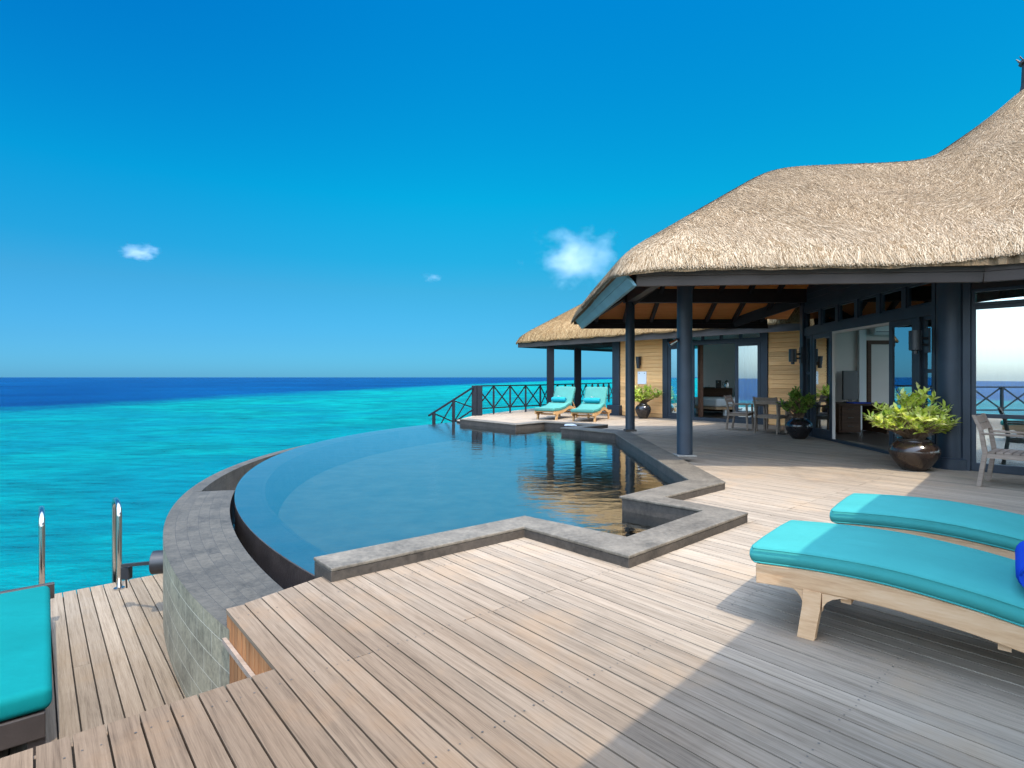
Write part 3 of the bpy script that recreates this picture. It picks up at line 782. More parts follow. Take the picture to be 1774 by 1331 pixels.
# facade frame: u runs from the far jamb towards the camera, w is out of the wall (towards the pool)
FO = V(5.919+0.075*13.3, 13.3, 0); FU = V(-0.0748, -0.9972, 0); FN = V(-0.9972, 0.0748, 0)
def FP(u, w, z): return FO + FU*u + FN*w + UP*z
def fbox(mb, u0, u1, w0, w1, z0, z1): mb.obox(FP(u0, w0, z0), FU*(u1-u0), FN*(w1-w0), UP*(z1-z0))

# fascia boards round the porch
FZ0, FZ1 = 2.57, 2.83
def fascia(name, p, q, mat, tilt=0.06, z0=FZ0, z1=FZ1, th_=0.05):
    mb = MB(); p, q = V(*p, 0), V(*q, 0); d = (q-p).normalized(); nrm = V(-d.y, d.x, 0)
    lean = UP*(z1-z0) - nrm*tilt
    mb.obox(p + UP*z0, (q-p), nrm*th_, lean*0.49); mb.obox(p + UP*z0 + lean*0.502 - nrm*0.004, (q-p), nrm*th_, lean*0.498)
    return mb.build(name, mat, villa, bevel=0.004, seg=1)
fascia("fascia", (1.66, 7.52), (6.02, 7.20), M['fascia'])
fascia("fascia", (6.03, 7.195), (6.98, 6.66), M['fascia'])
fascia("fascia", (6.90, 6.62), (-0.2, -0.84), M['fascia'])
fascia("fascia", (1.74, 14.10), (1.62, 7.50), M['fascia_teal'], 0.17, 2.57, 2.79)
fascia("fascia", (6.4, 14.10), (1.73, 14.12), M['dark_beam'])

# soffit boards and rafters
def soffit_z(x, y): 
    df = ldist(x, y, F_L, F_R); db = 14.25-y; dl = ldist(x, y, (1.48, 14.30), F_L)
    return 2.70 + 0.62*min(df, db, dl)
sf = MB(); ridge = [(4.95, 10.85), (9.0, 10.85)]
c_fl, c_fr, c_bl, c_br = (1.66, 7.56), (6.9, 7.2), (1.74, 14.08), (6.9, 14.08)
def sz(p): return V(p[0], p[1], soffit_z(p[0], p[1]))
def soff(poly):
    mb = MB(); P = [sz(p) for p in poly]; mb.face(P); mb.face([p + UP*0.02 for p in P][::-1]); return mb
for poly in ([c_fl, c_fr, (6.9, 10.85), ridge[0]], [c_br, c_bl, ridge[0], (6.9, 10.85)], [c_bl, c_fl, ridge[0]]):
    mb = soff(poly); mb.build("soffit", M['soffit'], villa)
for x in (2.1, 2.8, 3.47, 4.15, 4.85, 5.53, 6.2):
    for (y0, y1) in ((14.05, 11.2), (7.55, 10.5)):
        ylim = y1
        if x < 4.9:
            f = (x-1.6)/3.35
            ylim = 14.1 - 3.25*f if y0 > 10 else 7.55 + 3.3*f
        if abs(ylim-y0) < 0.3: continue
        p, q = V(x, y0, soffit_z(x, y0)-0.05), V(x, ylim, soffit_z(x, ylim)-0.05)
        mb = MB(); mb.beam(p, q, 0.075, 0.13); mb.build("rafter", M['dark_beam'], villa)
for y in (8.6, 9.3, 10.0, 10.7, 11.4, 12.1, 12.8):
    f = 1 - abs(y-10.85)/3.3; xe = 1.6+3.35*f
    if xe < 2.1: continue
    mb = MB(); mb.beam((1.72, y, soffit_z(1.72, y)-0.05), (xe, y, soffit_z(xe, y)-0.05), 0.075, 0.13); mb.build("rafter", M['dark_beam'], villa)
for c in (c_fl, c_bl):
    mb = MB(); mb.beam(sz(c)-UP*0.09, V(ridge[0][0], ridge[0][1], soffit_z(*ridge[0])-0.09), 0.10, 0.20); mb.build("hip_rafter", M['dark_beam'], villa)
mb = MB(); mb.beam((6.78, 13.3, 3.15), (5.55, 14.1, 2.72), 0.12, 0.24); mb.build("valley_beam", M['dark_beam'], villa)
# ring beams on the columns
mb = MB(); mb.box(2.62, 6.95, 13.10, 13.30, 3.10, 3.64); mb.build("tie_beam", M['dark_beam'], villa, bevel=0.01)
mb = MB(); mb.box(2.62, 6.7, 8.92, 9.12, 3.10, 3.46); mb.build("tie_beam", M['dark_beam'], villa, bevel=0.01)
mb = MB(); mb.box(2.68, 2.86, 9.121, 13.099, 3.10, 3.46); mb.build("tie_beam", M['dark_beam'], villa, bevel=0.01)
mb = MB(); mb.beam((2.82, 13.04, 3.06), (3.50, 13.04, 3.56), 0.06, 0.09); mb.build("brace", M['fascia'], villa, bevel=0.004)
# free columns by the pool
for (x, y, r, zb, pw) in ((2.77, 9.03, 0.122, 0.12, 0.30), (2.76, 13.15, 0.108, 0.14, 0.26)):
    mb = MB(); mb.lathe([(r, zb), (r, 1.0), (r*0.985, 2.2), (r*0.97, 3.10)], 28, (x, y, 0))
    c = mb.build("column", M['blue_paint'], villa, auto=40)
    mb = MB(); mb.obox((x-pw/2, y-pw/2, 0.0945), (pw, 0, 0), (0, pw, 0), (0, 0, zb-0.0960)); mb.build("plinth", M['plinth'] if y < 10 else M['coping_base'], c, bevel=0.008)

# facade timber
mb = MB()
fbox(mb, -0.06, 0.10, -0.09, 0.09, 0, 3.3)
mb.build("jamb", M['blue_paint'], villa, bevel=0.006)
mb = MB(); fbox(mb, 0.101, 4.66, -0.07, 0.06, 2.32, 2.50); mb.build("transom_rail", M['blue_paint'], villa, bevel=0.006)
mb = MB(); fbox(mb, 0.101, 4.66, -0.07, 0.06, 2.87, 3.02)
for k in range(4): fbox(mb, 0.101, 4.66, -0.05, 0.045, 3.025+k*0.13, 3.15+k*0.13)
mb.build("head_wall", M['blue_paint'], villa, bevel=0.004)
NP = 6
us = [0.10 + (4.60-0.10)*k/NP for k in range(NP+1)]
for k in range(1, NP):
    mb = MB(); fbox(mb, us[k]-0.06, us[k]+0.06, -0.06, 0.05, 2.501, 2.869); mb.build("mullion", M['blue_paint'], villa, bevel=0.005)
def framed_pane(name, u0, u1, z0, z1, w, fw, wn_=0.0, parent=None, bar=None, gl='glass', P=FP, U=FU, Nn=FN, hb=None):
    """a glazed frame in a wall plane"""
    mb = MB()
    def bx(a0, a1, c0, c1): mb.obox(P(a0, w-0.025, c0), U*(a1-a0), Nn*0.05, UP*(c1-c0))
    hb = hb or fw
    bx(u0, u0+fw, z0, z1); bx(u1-fw, u1, z0, z1); bx(u0+fw, u1-fw, z0, z0+hb); bx(u0+fw, u1-fw, z1-fw, z1)
    if bar: bx(u0+fw, u1-fw, bar-0.03, bar+0.03)
    f = mb.build(name, M['blue_paint'], parent or villa, bevel=0.004)
    g = MB(); g.obox(P(u0+fw-0.004, w-0.004, z0+hb-0.004), U*(u1-u0-2*fw+0.008), Nn*0.008, UP*(z1-z0-fw-hb+0.008))
    g.build("pane", M[gl], f); return f
for k in range(NP):
    a = us[k] + (0.06 if k else 0.001); c = us[k+1] - (0.06 if k < NP-1 else -0.05)
    framed_pane("transom_window", a, c, 2.503, 2.867, 0.0, 0.03, gl='glass_dark')
framed_pane("side_window", 0.101, 0.42, 0.06, 2.318, 0.0, 0.06, bar=1.45, gl='glass_dark')
mb = MB(); fbox(mb, 0.421, 0.52, -0.07, 0.07, 0, 2.319); mb.build("jamb", M['blue_paint'], villa, bevel=0.005)
mb = MB(); fbox(mb, 4.20, 4.30, -0.07, 0.07, 0, 2.319); mb.build("jamb", M['blue_paint'], villa, bevel=0.005)
framed_pane("side_window", 4.301, 4.64, 0.06, 2.318, 0.0, 0.06, bar=1.45, gl='glass')
mb = MB(); fbox(mb, 0.10, 4.66, -0.06, 0.055, 0.001, 0.05); mb.build("door_sill", M['blue_paint'], villa, bevel=0.004)
def d_handle(parent, P, u, w, z0, z1, nrm, sgn=1):
    mb = MB(); a = P(u, w, z0); c = P(u, w, z1); o = nrm*0.085*sgn
    path = [a]
    for k in range(7):
        q = k/6*math.pi/2; path.append(a + o*math.sin(q) + UP*(0.07*(1-math.cos(q))))
    for k in range(7):
        q = (1-k/6)*math.pi/2; path.append(c + o*math.sin(q) - UP*(0.07*(1-math.cos(q))))
    mb.tube(path, 0.0135, 8); return mb.build("handle", M['chrome'], parent, smooth=True)
dl = framed_pane("door_leaf", 0.53, 1.42, 0.055, 2.315, 0.035, 0.10, hb=0.16)
dr = framed_pane("door_leaf", 3.46, 4.19, 0.055, 2.315, 0.035, 0.10, hb=0.16)
for lf, u in ((dl, 1.37), (dr, 3.51)):
    d_handle(lf, FP, u, 0.061, 1.03, 1.40, FN, 1); d_handle(lf, FP, u, 0.009, 1.03, 1.40, FN, -1)
mb = MB(); fbox(mb, 1.421, 3.459, -0.02, 0.05, 2.27, 2.319); mb.build("track", M['wall_grey'], villa)
mb = MB(); fbox(mb, 1.421, 1.455, 0.0, 0.05, 0.052, 2.27); mb.build("door_edge", M['wall_grey'], villa)
# big engaged column
cu = FP(4.94, 0.0, 0)
mb = MB(); mb.lathe([(0.19, 0.16), (0.19, 3.1)], 36, cu); c = mb.build("column", M['blue_paint'], villa, auto=40)
mb = MB(); mb.lathe([(0.245, 0.0), (0.245, 0.15), (0.225, 0.17)], 36, cu); mb.build("plinth", M['blue_paint'], c, auto=40)
mb = MB(); fbox(mb, 4.641, 4.72, -0.12, 0.10, 0, 3.1); mb.build("jamb", M['blue_paint'], villa)
# recessed picture window to the right of the column
WO = V(6.60, 8.20, 0); WU = V(0.698, -0.716, 0); WN = V(-0.716, -0.698, 0)
def WP(u, w, z): return WO + WU*u + WN*w + UP*z
mb = MB(); mb.obox(WP(-0.02, -0.06, 0.0), WU*0.09, WN*0.13, UP*3.1); mb.build("jamb", M['blue_paint'], villa, bevel=0.004)
wk = dict(P=WP, U=WU, Nn=WN)
framed_pane("picture_window", 0.071, 2.0, 0.0, 2.38, 0.0, 0.055, hb=0.12, bar=0.80, gl='glass_mirror', **wk)
framed_pane("picture_window", 0.071, 2.0, 2.381, 2.62, 0.0, 0.045, gl='glass_mirror', **wk)
framed_pane("picture_window", 2.01, 4.0, 0.0, 2.38, 0.0, 0.055, hb=0.12, bar=0.80, gl='glass_mirror', **wk)
framed_pane("picture_window", 2.01, 4.0, 2.381, 2.62, 0.0, 0.045, gl='glass_mirror', **wk)
mb = MB(); mb.obox(WP(0.071, -0.05, 2.621), WU*3.95, WN*0.10, UP*0.10); mb.build("transom_rail", M['dark_beam'], villa, bevel=0.004)
framed_pane("clerestory_window", 0.071, 0.52, 2.722, 2.92, 0.0, 0.03, gl='glass_dark', **wk)
framed_pane("clerestory_window", 0.53, 2.0, 2.722, 2.92, 0.0, 0.03, gl='glass_dark', **wk)
mb = MB(); mb.obox(WP(0.071, -0.05, 2.921), WU*3.95, WN*0.10, UP*0.4); mb.build("head_wall", M['dark_beam'], villa)
mb = MB(); mb.obox(WP(4.02, -0.1, 0), WU*0.3, WN*0.2, UP*3.1); mb.build("jamb", M['blue_paint'], villa)
# curtain behind the picture window
def curtain(P, u0, u1, w, z0, z1, amp=0.035, wl_=0.16):
    n = int((u1-u0)/0.02); rows = [[], []]
    for i in range(n+1):
        u = u0 + (u1-u0)*i/n; a = amp*math.sin(u/wl_*2*math.pi) + amp*0.4*math.sin(u/wl_*3.7+1)
        rows[0].append(P(u, w+a, z0)); rows[1].append(P(u, w+a, z1))
    mb = MB(); mb.grid(rows); return mb
tag(curtain(WP, 0.1, 1.6, -0.28, 0.05, 2.75).build("curtain", M['curtain'], smooth=True), "sheer white curtain hanging behind the big picture window at right", "curtain")
# room behind
mb = MB(); mb.prism([(6.95, 14.5), (6.62, 8.25), (9.3, 5.5), (13, 5.0), (13, 15.0), (7.0, 15.0)], -0.06, 0.0); mb.build("room_floor", M['room_floor'], villa)
mb = MB(); mb.box(7.58, 13.0, 14.5, 14.62, 0.002, 3.3); mb.build("room_wall", M['wall_grey'], villa)
mb = MB(); mb.box(8.90, 9.08, 14.42, 14.499, 0.003, 3.0); mb.build("pilaster", M['wall_white'], villa)
mb = MB(); mb.box(9.13, 9.22, 14.44, 14.498, 0.003, 2.3); mb.box(9.85, 9.94, 14.44, 14.498, 0.003, 2.3); mb.box(9.221, 9.849, 14.44, 14.498, 2.2, 2.3); dfm = mb.build("inner_door", M['cabinet'], villa)
mb = MB(); mb.box(9.225, 9.845, 14.46, 14.497, 0.003, 2.198); mb.build("door_panel", M['wall_grey'], dfm)
mb = MB(); mb.box(9.3, 13.0, 5.4, 5.5, 0.002, 3.0); mb.build("room_wall", M['wall_grey'], villa)
mb = MB(); mb.obox((6.97, 13.37, 0.002), (0.60, 1.16, 0), (0.08, -0.04, 0), (0, 0, 3.0)); mb.build("room_wall", M['wall_grey'], villa)
mb = MB(); mb.prism([(7.0, 14.49), (6.68, 8.4), (9.4, 5.5), (13, 5.4), (13, 14.49)], 3.30, 3.35); mb.build("ceiling", M['wall_white'], villa)
t = thing("air_conditioner", "white air conditioner high on the wall inside the main room", "air conditioner", (9.5, 14.4, 2.5))
mb = MB(); mb.extrude([(9.2, 14.499, 2.72), (9.2, 14.30, 2.72), (9.2, 14.28, 2.50), (9.2, 14.33, 2.43), (9.2, 14.499, 2.43)], (0.8, 0, 0)); mb.build("body", M['wall_white'], t, bevel=0.02)
mb = MB(); mb.box(9.24, 9.96, 14.272, 14.282, 2.5, 2.515); mb.build("slot", M['black_metal'], t)
t = thing("television", "dark flat television standing on the desk inside the main room", "television", (8.5, 13.9, 0.7))
mb = MB(); mb.box(8.48, 8.74, 14.22, 14.40, 0.722, 0.74); mb.box(8.57, 8.65, 14.31, 14.35, 0.74, 0.80); mb.build("stand", M['black_metal'], t)
# screen seen face on beside the pilaster
mb = MB(); mb.box(8.42, 8.80, 14.30, 14.36, 0.78, 1.52); mb.build("screen", M['black_metal'], t, bevel=0.006)
t = thing("desk", "dark wooden desk with drawers inside the main room", "desk", (8.3, 13.6, 0))
mb = MB(); mb.box(7.72, 9.0, 13.3, 14.40, 0.68, 0.72); mb.build("desktop", M['cabinet'], t, bevel=0.004)
mb = MB(); mb.box(7.76, 8.28, 13.36, 14.3, 0.04, 0.679); dsk = mb.build("drawer_unit", M['cabinet'], t, bevel=0.004)
for k in range(3):
    mb = MB(); mb.box(7.82, 8.22, 13.34, 13.359, 0.08+k*0.2, 0.26+k*0.2); dd = mb.build("drawer", M['cabinet'], t, bevel=0.003)
    mb = MB(); mb.tube([(7.95, 13.325, 0.19+k*0.2), (8.09, 13.325, 0.19+k*0.2)], 0.008, 6); mb.build("handle", M['chrome'], dd)
mb = MB(); mb.box(8.9, 8.98, 13.36, 14.3, 0.01, 0.679); mb.build("side_panel", M['cabinet'], t)
tag((lambda m_: m_.build("folder", M['towel_blue'], bevel=0.004))((lambda m_: (m_.box(8.2, 8.62, 13.5, 13.8, 0.721, 0.745), m_)[1])(MB())), "blue folder lying on the desk inside the main room", "folder")

# ------------------------------------------------------------------ far villa wing
far = thing("guest_villa", "smaller thatched villa wing behind with cedar cladding and sliding glass doors", "villa", (5.7, 19, 0))
GO = V(5.71, 17.79, 0); GU = V(0.648, -0.7615, 0); GN = V(-0.7615, -0.648, 0)
def GP(u, w, z): return GO + GU*u + GN*w + UP*z
FT = V(0.07, 22.95, 0)                              # left tip of its eave
E1 = FT + GU*13.0; E2 = FT - GN*9.0
FARP = [(FT.x, FT.y), (E1.x, E1.y), (E1.x+6.8, E1.y+5.8), (E2.x, E2.y)]
FAR = round_poly(FARP, 0.25)
def far_h(x, y):
    d1 = ldist(x, y, (FT.x, FT.y), (E1.x, E1.y)); d2 = ldist(x, y, (E2.x, E2.y), (FT.x, FT.y)); d3 = 9.0 - d1
    return 2.79+0.22 + 0.72*smin([d1, d2, d3], 0.2)
th2 = make_thatch("thatched_roof", FAR, far_h, 0.12, far, M['thatch_far'], (-0.2, 16.0, 12, 30), 45000, (-0.2, 7.5, 13.2, 26), 2.79, 5,
                  keep=lambda x, y: ldist(x, y, (FT.x, FT.y), (E1.x, E1.y)) < 4.0)
def ffas(p, q, mat):
    mb = MB(); d = (q-p).normalized(); nrm = V(-d.y, d.x, 0); mb.obox(p + UP*2.56, q-p, nrm*0.05, UP*0.27); mb.build("fascia", mat, far, bevel=0.004)
e_in = -GN*0.12
ffas(FT + e_in + GU*0.12, E1 + e_in, M['fascia'])
ffas(E2 + GU*0.12, FT + GU*0.12 + e_in*1.6, M['dark_beam'])
# porch ceiling of the wing (dark boards), beams and posts
mb = MB(); q0 = FT + GU*0.2 - GN*0.2
mb.face([(q0 + UP*2.66), (q0 + GU*4.2 + UP*2.66), (q0 + GU*4.2 - GN*8.0 + UP*2.66), (q0 - GN*8.0 + UP*2.66)]); mb.build("soffit", M['dark_beam'], far)
for w in (0.6, 1.3, 2.0, 2.7):
    mb = MB(); a = FT + GU*0.3 - GN*w; mb.beam(a + UP*2.60, a + GU*3.9 + UP*2.60, 0.09, 0.10); mb.build("rafter", M['dark_beam'], far)
for (x, y) in ((1.50, 22.0), (2.80, 24.0)):
    mb = MB(); mb.box(x-0.14, x+0.14, y-0.14, y+0.14, 0.001, 2.60); mb.build("post", M['rail_paint'], far, bevel=0.01)
# walls
def gbox(mb, u0, u1, w0, w1, z0, z1): mb.obox(GP(u0, w0, z0), GU*(u1-u0), GN*(w1-w0), UP*(z1-z0))
mb = MB(); gbox(mb, -3.20, -2.88, -0.2, 0.06, 0, 2.75); c = mb.build("corner_post", M['blue_paint'], far, bevel=0.008)
mb = MB(); gbox(mb, -3.36, -2.80, -0.3, 0.16, 0.001, 0.36); mb.build("plinth", M['blue_paint'], c, bevel=0.008)
def clad(u0, u1):
    mb = MB(); z = 0.02; k = 0
    while z < 2.95:
        mb.col = random.random(); hh = 0.128
        mb.obox(GP(u0, -0.05, z), GU*(u1-u0), GN*0.05, UP*(hh-0.006)); z += hh
    m2 = MB(); return mb
clad(-2.879, -1.10).build("cladding", M['clad'], far, bevel=0.004, seg=1)
clad(2.40, 3.9).build("cladding", M['clad'], far, bevel=0.004, seg=1)
mb = MB(); gbox(mb, -3.2, -1.1, -0.16, -0.051, 0, 3.0); gbox(mb, 2.4, 4.1, -0.16, -0.051, 0, 3.0); gbox(mb, -1.099, 2.399, -0.16, -0.051, 2.66, 3.0); mb.build("wall_core", M['clad'], far)
mb = MB(); mb.obox(GP(-3.2, -0.2, 0), -GN*0.9, GU*0.12, UP*2.9); mb.build("side_wall", M['clad'], far)
mb = MB(); gbox(mb, -1.099, -0.90, -0.10, 0.04, 0, 2.66); mb.build("jamb", M['blue_paint'], far, bevel=0.005)
mb = MB(); gbox(mb, 2.20, 2.399, -0.10, 0.04, 0, 2.66); mb.build("jamb", M['blue_paint'], far, bevel=0.005)
mb = MB(); gbox(mb, -0.899, 2.199, -0.08, 0.03, 2.36, 2.47); mb.build("transom_rail", M['blue_paint'], far, bevel=0.005)
mb = MB(); gbox(mb, -0.899, 2.199, -0.08, 0.03, 0.001, 0.10); mb.build("door_sill", M['blue_paint'], far, bevel=0.004)
for k in range(5):
    a = -0.899 + 3.098*k/5
    framed_pane("transom_window", a+0.01, a+3.098/5-0.01, 2.472, 2.658, -0.02, 0.035, P=GP, U=GU, Nn=GN, parent=far, gl='glass_dark')
dl = framed_pane("door_leaf", -0.89, 0.06, 0.102, 2.358, 0.0, 0.09, P=GP, U=GU, Nn=GN, parent=far)
dr = framed_pane("door_leaf", 1.42, 2.19, 0.102, 2.358, 0.0, 0.09, P=GP, U=GU, Nn=GN, parent=far)
for lf, u in ((dl, 0.02), (dr, 1.46)): d_handle(lf, GP, u, 0.026, 0.98, 1.32, GN, 1)
# guest room
mb = MB(); mb.obox(GP(-3.0, -5.2, -0.04), GU*7.2, GN*5.05, UP*0.045); mb.build("room_floor", M['room_floor'], far)
mb = MB(); mb.obox(GP(-3.0, -5.2, 0.006), GU*7.2, -GN*0.1, UP*3); mb.build("room_wall", M['wall_grey'], far)
mb = MB(); mb.obox(GP(-3.0, -5.1, 2.9), GU*7.2, GN*4.9, UP*0.05); mb.build("ceiling", M['wall_white'], far)
tag(curtain(GP, 0.06, 0.26, -0.22, 0.1, 2.4, 0.03, 0.12).build("curtain", M['cabinet'], smooth=True), "brown curtain bunched at the left of the guest villa door", "curtain")
tag(curtain(GP, 1.45, 2.2, -0.22, 0.1, 2.4, 0.03, 0.13).build("curtain", M['curtain'], smooth=True), "white curtain behind the glass beside the small dining table", "curtain")

exec_later = []
# cabinet at the back of the guest room, seen through the open door
def ray(px, depth): return V((px-887)/975*depth, depth, 0)
t = thing("sideboard", "brown wooden sideboard inside the guest villa room", "sideboard", (7.5, 22.5, 0))
c0 = ray(1214, 21.6); c1 = c0 + GU*0.0
cu_ = V(0.93, -0.37, 0).normalized(); cn_ = V(-0.37, -0.93, 0).normalized()
mb = MB(); mb.obox(c0 + UP*0.9, cu_*1.14, -cn_*0.5, UP*0.04); mb.build("top", M['cabinet'], t, bevel=0.004)
mb = MB(); mb.obox(c0 + UP*0.05 + cu_*0.01 - cn_*0.01, cu_*1.12, -cn_*0.48, UP*0.849); mb.build("body", M['cabinet'], t)
for k in range(3):
    mb = MB(); mb.obox(c0 + UP*(0.10+k*0.26) + cu_*0.04 + cn_*0.006, cu_*0.78, -cn_*0.015, UP*0.24); mb.build("drawer", M['clad_under'] if False else M['cabinet'], t, bevel=0.004)
def on_cab(a, w): return c0 + cu_*a - cn_*w + UP*0.941
p = on_cab(0.62, 0.2)
t = thing("coffee_machine", "small black coffee machine on the sideboard", "coffee machine", p)
mb = MB(); mb.obox(p - cu_*0.09, cu_*0.2, -cn_*0.2, UP*0.06); mb.obox(p - cu_*0.09 - cn_*0.12 + UP*0.06, cu_*0.2, -cn_*0.08, UP*0.2); mb.obox(p - cu_*0.09 + UP*0.24, cu_*0.2, -cn_*0.2, UP*0.06); mb.build("body", M['black_metal'], t, bevel=0.01)
mb = MB(); mb.tube([p - cn_*0.06 + UP*0.2, p - cn_*0.06 + UP*0.24], 0.02, 8); mb.build("spout", M['chrome'], t)
p = on_cab(0.93, 0.2)
t = thing("kettle", "steel kettle with black handle on the sideboard", "kettle", p)
mb = MB(); mb.lathe([(0.085, 0.0), (0.09, 0.06), (0.075, 0.2), (0.06, 0.25)], 18, p); mb.build("body", M['chrome'], t, auto=50)
mb = MB(); mb.lathe([(0.06, 0.25), (0.05, 0.28), (0.012, 0.29), (0.014, 0.32)], 14, p); mb.build("lid", M['black_metal'], t, auto=50)
mb = MB(); mb.tube([p - cu_*0.07 + UP*0.22, p - cu_*0.14 + UP*0.23, p - cu_*0.15 + UP*0.12, p - cu_*0.085 + UP*0.06], 0.012, 8); mb.build("handle", M['black_metal'], t, smooth=True)
p = on_cab(0.22, 0.2)
t = thing("serving_tray", "dark tray with white cups on the sideboard", "tray", p)
mb = MB(); mb.obox(p - cu_*0.22, cu_*0.5, -cn_*0.25, UP*0.03); mb.build("tray", M['frame_dark'], t, bevel=0.004)
for k in range(3):
    q = p + cu_*(0.1*k - 0.1) - cn_*0.1 + UP*0.031; mb = MB(); mb.lathe([(0.025, 0), (0.035, 0.03), (0.04, 0.06), (0.034, 0.055)], 12, q); mb.build("cup", M['white'], t, auto=50)
# bed
t = thing("bed", "low bed with white mattress inside the guest villa room", "bed", (7.8, 20, 0))
bo = ray(1240, 19.6)
bd = V(0.94, 0.33, 0).normalized(); bw = V(-0.33, 0.94, 0).normalized()
mb = MB(); mb.obox(bo + UP*0.31, bd*2.0, bw*1.7, UP*0.30); mb.build("mattress", M['white'], t, bevel=0.08, seg=4, smooth=True)
mb = MB(); mb.obox(bo + UP*0.22 - bd*0.02 - bw*0.02, bd*2.05, bw*1.75, UP*0.085); mb.build("bed_frame", M['teak'], t, bevel=0.01)
for (a, c) in ((0.42, 0.05), (1.85, 0.05), (0.42, 1.6), (1.85, 1.6)):
    mb = MB(); mb.obox(bo + bd*a + bw*c, bd*0.09, bw*0.09, UP*0.219); mb.build("leg", M['white'], t)

# ------------------------------------------------------------------ lamps and fittings on the walls
def cyl_lamp(p, nrm, label, hh=0.36, r=0.085, group="cylinder wall lamps"):
    t = thing("wall_lamp", label, "wall lamp", p, group)
    c = p + nrm*0.19
    mb = MB(); mb.lathe([(0.0, 0), (r*0.45, 0.0), (r*0.45, 0.05), (r, 0.06), (r, hh), (r*0.9, hh), (r*0.9, hh-0.02), (0, hh-0.02)], 24, c); mb.build("shade", M['black_metal'], t, auto=40)
    mb = MB(); mb.tube([p + UP*0.14 + nrm*0.012, c + UP*0.14], 0.022, 8); mb.tube([p + UP*0.24 + nrm*0.012, c + UP*0.24], 0.022, 8); mb.build("bracket", M['black_metal'], t)
    s_ = nrm.cross(UP); mb = MB(); mb.obox(p - s_*0.06 + UP*0.02, s_*0.12, nrm*0.02, UP*0.38); mb.build("back_plate", M['black_metal'], t, bevel=0.004)
    return t
cyl_lamp(FP(4.66, 0.16, 1.71), FN, "black cylinder wall lamp on the column beside the large lime green plant")
cyl_lamp(FP(0.02, 0.091, 1.66), FN, "black cylinder wall lamp at the cedar wall above the middle black pot")
p = GP(-2.02, 0.001, 1.66)
t = thing("sconce", "black tapered wall sconce on cedar cladding above the white notice", "wall lamp", p)
mb = MB(); mb.lathe([(0.0, 0), (0.055, 0), (0.095, 0.40), (0.085, 0.40), (0.05, 0.05), (0, 0.05)], 20, p + GN*0.10); mb.build("shade", M['black_metal'], t, auto=40)
mb = MB(); mb.obox(p - GU*0.04 + UP*0.1, GU*0.08, GN*0.03, UP*0.2); mb.build("back_plate", M['black_metal'], t)
p = GP(-1.95, 0.002, 1.12)
t = thing("notice_board", "white notice board screwed to the cedar wall above a leafy pot plant", "sign", p)
mb = MB(); mb.obox(p - GU*0.16, GU*0.36, GN*0.02, UP*0.43); mb.build("board", M['paper'], t, bevel=0.004)
mb = MB()
for k in range(2): mb.obox(p + GU*(-0.11+0.22*k) + GN*0.0205 + UP*0.36, GU*0.035, GN*0.003, UP*0.02)
mb.build("clip", M['black_metal'], t)
# chrome spotlight on the near column
p = V(2.66, 8.95, 1.0)
p = V((1172-887)/975*8.95, 8.95, 1.35+(654-592)*8.95/975)
t = thing("spotlight", "small chrome spotlight clamped to the round column by the pool", "spotlight", p)
mb = MB(); mb.tube([p + V(0.04, 0.06, 0.03), p + V(-0.03, 0.0, 0.03)], 0.03, 12); mb.build("mount", M['black_metal'], t)
mb = MB(); mb.tube([p + V(-0.0, 0, 0.015), p + V(-0.12, -0.02, -0.05)], [0.032, 0.04], 16); mb.build("head", M['chrome'], t, auto=40)
mb = MB(); mb.tube([p + V(-0.1205, -0.02, -0.0503), p + V(-0.128, -0.021, -0.054)], [0.034, 0.034], 16); mb.build("lens", M['dark_screen'], t)

